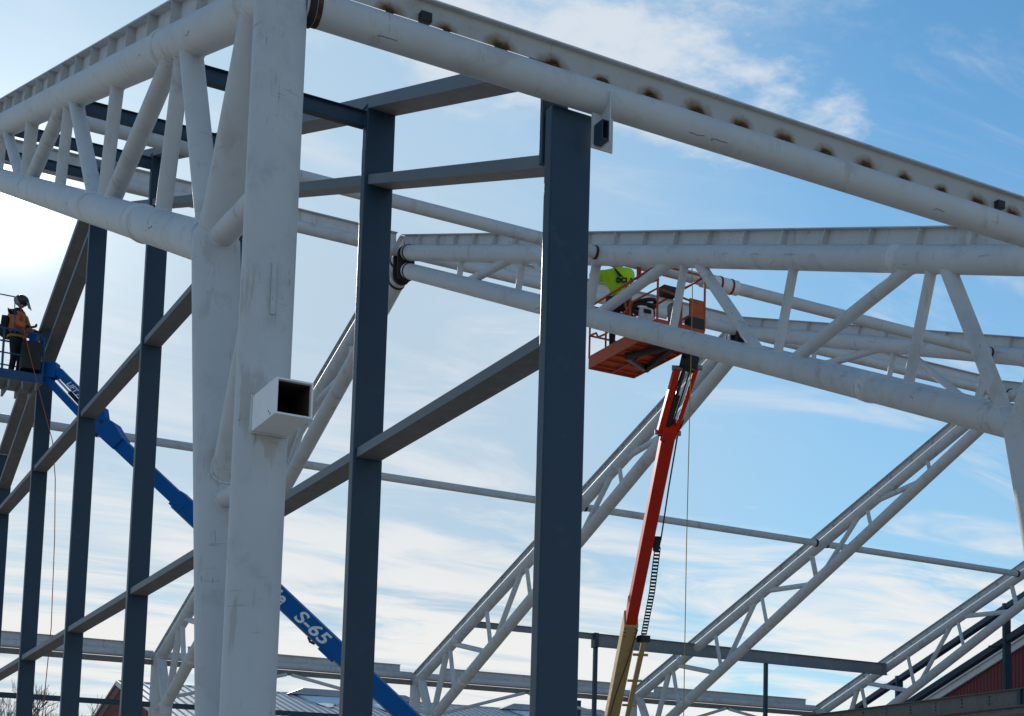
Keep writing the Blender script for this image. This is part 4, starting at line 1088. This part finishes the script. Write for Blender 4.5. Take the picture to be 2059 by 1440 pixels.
# --- blue lift
K0, K1 = V((6.60, 35.49, 11.02)), V((12.45, 31.234, 4.50))
gd = (K1 - K0).normalized(); GB = K0 + gd * ((K0.z - 2.0) / -gd.z)
gl = thing('boom_lift', 'blue boom lift reaching diagonally behind the dark columns to the basket at left', 'boom lift', (GB.x, GB.y, 0), 'boom lifts')
chassis(gl, GB + gd * 0.8, (gd.x, gd.y), BLUE)
gs = V((-gd.y, gd.x, 0)).normalized()
gs = gs if gs.dot(V((-0.5, -0.85, 0))) > 0 else -gs            # towards the camera
gu = gs.cross(gd); gu = gu if gu.z > 0 else -gu
S1 = K0.lerp(K1, 0.245)
part(MB().beam(K0 + gd * 0.25, S1 + gd * 0.6, 0.28, 0.30, gs, 0.01), 'fly_boom', BLUE, gl)
ob = part(MB().beam(S1, GB, 0.34, 0.365, gs, 0.012), 'base_boom', BLUE, gl)
part(MB().beam(S1 + gd * 0.05 - gu * 0.20, GB - gu * 0.20, 0.25, 0.030, gs), 'underside_strip', GALV, ob)  # grey strip along the underside of the base boom
part(MB().beam(S1 - gd * 0.02, S1 + gd * 0.28, 0.352, 0.378, gs, 0.012), 'boom_collar', BLUE, ob)
# knuckle at the upper end
part(MB().poly([K0 + gd * 0.62 + gu * 0.155 - gs * 0.2, K0 + gd * 0.2 + gu * 0.27 - gs * 0.2, K0 - gd * 0.05 + gu * 0.22 - gs * 0.2, K0 - gd * 0.05 - gu * 0.12 - gs * 0.2, K0 + gd * 0.3 - gu * 0.16 - gs * 0.2, K0 + gd * 0.62 - gu * 0.155 - gs * 0.2], gs * 0.4), 'knuckle', BLUE, gl)
part(MB().poly([K0 + gd * 0.05 + gu * 0.16 - gs * 0.12, K0 - gd * 0.22 + gu * 0.36 - gs * 0.12, K0 - gd * 0.42 + gu * 0.16 - gs * 0.12, K0 - gd * 0.32 - gu * 0.22 - gs * 0.12, K0 + gd * 0.02 - gu * 0.25 - gs * 0.12], gs * 0.24), 'jib_link', BLUE, gl)
hp_ = [K0 - gd * 0.35 - gu * 0.05 + gs * 0.16]
for i in range(8):
    t = rad(180 + i * 24); hp_.append(K0 - gd * 0.12 - gu * 0.20 + gd * 0.24 * math.cos(t) + gu * 0.22 * math.sin(t) + gs * 0.16)
part(MB().path(hp_, 0.035, 8), 'hose', BLACK, gl)
for q in (K0 + gd * 0.02 + gu * 0.1, K0 - gd * 0.1 - gu * 0.14, K0 - gd * 0.22 + gu * 0.02):
    part(MB().tube(q - gs * 0.24, q + gs * 0.215, 0.04, seg=14), 'pivot_pin', BLACK, gl)
# jib arms to the basket
J0 = V((5.60, 36.05, 12.22)); jd = (K0 - J0).normalized()
ju = gs.cross(jd); ju = ju if ju.z > 0 else -ju
part(MB().beam(J0 + jd * 0.12 + ju * 0.13, K0 - jd * 0.2 + ju * 0.17, 0.20, 0.17, gs, 0.01), 'jib_arm', BLUE, gl)
part(MB().beam(J0 + jd * 0.02 - ju * 0.16, K0 - jd * 0.1 - ju * 0.14, 0.20, 0.15, gs, 0.01), 'jib_arm', BLUE, gl)
part(MB().tube(J0 + jd * 0.25 + ju * 0.0, J0.lerp(K0, 0.42), 0.022, seg=12), 'cylinder_rod', CHROME, gl)
part(MB().tube(J0.lerp(K0, 0.38), K0 - jd * 0.15, 0.045, seg=14), 'cylinder', BLACK, gl)
text_part('LIFT A', 'boom_lettering', LETTER, gl, J0 + jd * 0.50 + ju * 0.085 + gs * 0.104, jd, ju, 0.15, 0.25, 0.004)
part(MB().beam(J0 - RT * 0.42, J0 + RT * 0.16, 0.34, 0.24, UP, 0.02), 'rotator', BLUE, gl)
part(MB().beam(J0 - RT * 0.40 - UP * 0.30, J0 - RT * 0.40 + UP * 0.85, 0.16, 0.10, RT, 0.01), 'mast', BLUE, gl)
part(MB().tube(J0 - RT * 0.10 - UP * 0.20, J0 + RT * 0.10 - UP * 0.20, 0.055, seg=14), 'pivot_pin', BLACK, gl)
# lettering on the base boom
lt0 = S1.lerp(K1, 0.0)
tx = K0 + gd * 5.72 - gu * 0.125 + gs * 0.1705
text_part('Genie', 'boom_lettering', LETTER, gl, tx - gd * 1.0, gd, gu, 0.40, 0.18, 0.010, xs=1.0)
text_part('S-65', 'boom_lettering', LETTER, gl, tx + gd * 0.36, gd, gu, 0.38, 0.20, 0.008, xs=1.3)
part(MB().path([S1 + gd * 4.2 - gu * 0.22 + gs * 0.06, S1 + gd * 4.3 - gu * 0.26 + gs * 0.08, S1 + gd * 4.4 - gu * 0.23 + gs * 0.06], 0.03, 6), 'hose_clamp', BLACK, gl)
part(MB().beam(S1 + gd * 4.55 - gu * 0.21 + gs * 0.1, S1 + gd * 4.95 - gu * 0.21 + gs * 0.1, 0.10, 0.09, gs), 'latch_box', BLUE, gl)
# blue basket
gx0, gx1, gy0, gy1, gz0 = 3.35, 5.42, 35.85, 36.76, 11.78
part(MB().box((gx0, gy0, gz0 + 0.06), (gx1, gy1, gz0 + 0.10)), 'floor', GALV, gl)
for i in range(8):
    x = gx0 + 0.1 + i * 0.265
    part(MB().box((x - 0.02, gy0, gz0 - 0.10), (x + 0.02, gy1, gz0 + 0.058)), 'floor_rib', GALV, gl)
for y in (gy0, gy1):
    part(MB().beam((gx0, y, gz0 + 0.17), (gx1, y, gz0 + 0.17), 0.20, 0.03, UP), 'toe_board', BLUEG, gl)
    part(MB().path([(gx0, y, gz0 + 1.15), (gx1 - 0.1, y, gz0 + 1.15), (gx1, y, gz0 + 1.06), (gx1, y, gz0 + 0.15)], 0.022, 8), 'top_rail', BLUEG, gl)
    part(MB().path([(gx0, y, gz0 + 0.62), (gx1, y, gz0 + 0.62)], 0.018, 8), 'mid_rail', BLUEG, gl)
    for x in (gx0 + 0.5, gx0 + 1.28): part(MB().path([(x, y, gz0 + 0.1), (x, y, gz0 + 1.15)], 0.024, 8), 'rail_post', BLUEG, gl)
part(MB().beam((gx1, gy0, gz0 + 1.06), (gx1, gy1, gz0 + 1.06), 0.044, 0.044), 'top_rail', BLUEG, gl)
part(MB().beam((gx1, gy0, gz0 + 0.17), (gx1, gy1, gz0 + 0.17), 0.20, 0.03, UP), 'toe_board', BLUEG, gl)
part(MB().box((gx1 - 0.42, gy0 - 0.06, gz0 + 0.35), (gx1 - 0.05, gy0 + 0.22, gz0 + 0.95)), 'control_box', BLACK, gl)
part(MB().path([(gx0, gy0 + 0.1, gz0 + 1.9), (gx0 + 1.45, gy0 + 0.1, gz0 + 1.9), (gx0 + 1.5, gy0 + 0.1, gz0 + 1.1)], 0.016, 8), 'overhead_bar', BLUEG, gl)
for x in (gx0 + 0.75, gx0 + 1.0):
    part(MB().poly([(x, gy0 - 0.017, gz0 + 0.11), (x + 0.12, gy0 - 0.017, gz0 + 0.11), (x + 0.18, gy0 - 0.017, gz0 + 0.22), (x + 0.06, gy0 - 0.017, gz0 + 0.22)], (0, -0.004, 0)), 'warning_mark', YCLOTH, gl)
wl = thing('welder_box', 'dark welding set standing at the right end of the blue basket', 'welder', (5.2, 36.4, gz0 + 0.101))
part(MB().beam((5.02, 36.40, gz0 + 0.50), (5.38, 36.40, gz0 + 0.50), 0.42, 0.79, (0, 1, 0), 0.03), 'case', HELM, wl)
part(MB().path([(5.05, 36.25, gz0 + 0.9), (5.1, 36.25, gz0 + 1.02), (5.3, 36.25, gz0 + 1.02), (5.35, 36.25, gz0 + 0.9)], 0.018, 6), 'handle', BLACK, wl)

# ------------------------------------------------------------------ ropes
solo(MB().path([(13.38, 22.17, 12.0), (13.39, 22.15, 11.4), (13.37, 22.14, 9.5), (13.35, 22.14, 7.0), (13.35, 22.14, 4.5), (13.34, 22.15, 2.0), (13.31, 22.2, 0.02)], 0.0085, 6),
     'hanging_rope', ROPEY, 'thin yellow-green rope hanging straight down from the orange basket', 'rope')
solo(MB().path([(4.98, 35.75, 13.0), (5.12, 35.72, 12.45), (5.30, 35.72, 11.85), (5.5, 35.72, 11.2), (5.68, 35.7, 10.6), (5.78, 35.7, 9.8), (5.84, 35.7, 8.5), (5.88, 35.7, 6.6), (5.80, 35.7, 4.2), (5.7, 35.7, 0.02)], 0.009, 6),
     'hanging_rope', ROPER, 'thin faded orange line trailing down from the worker in orange', 'rope')
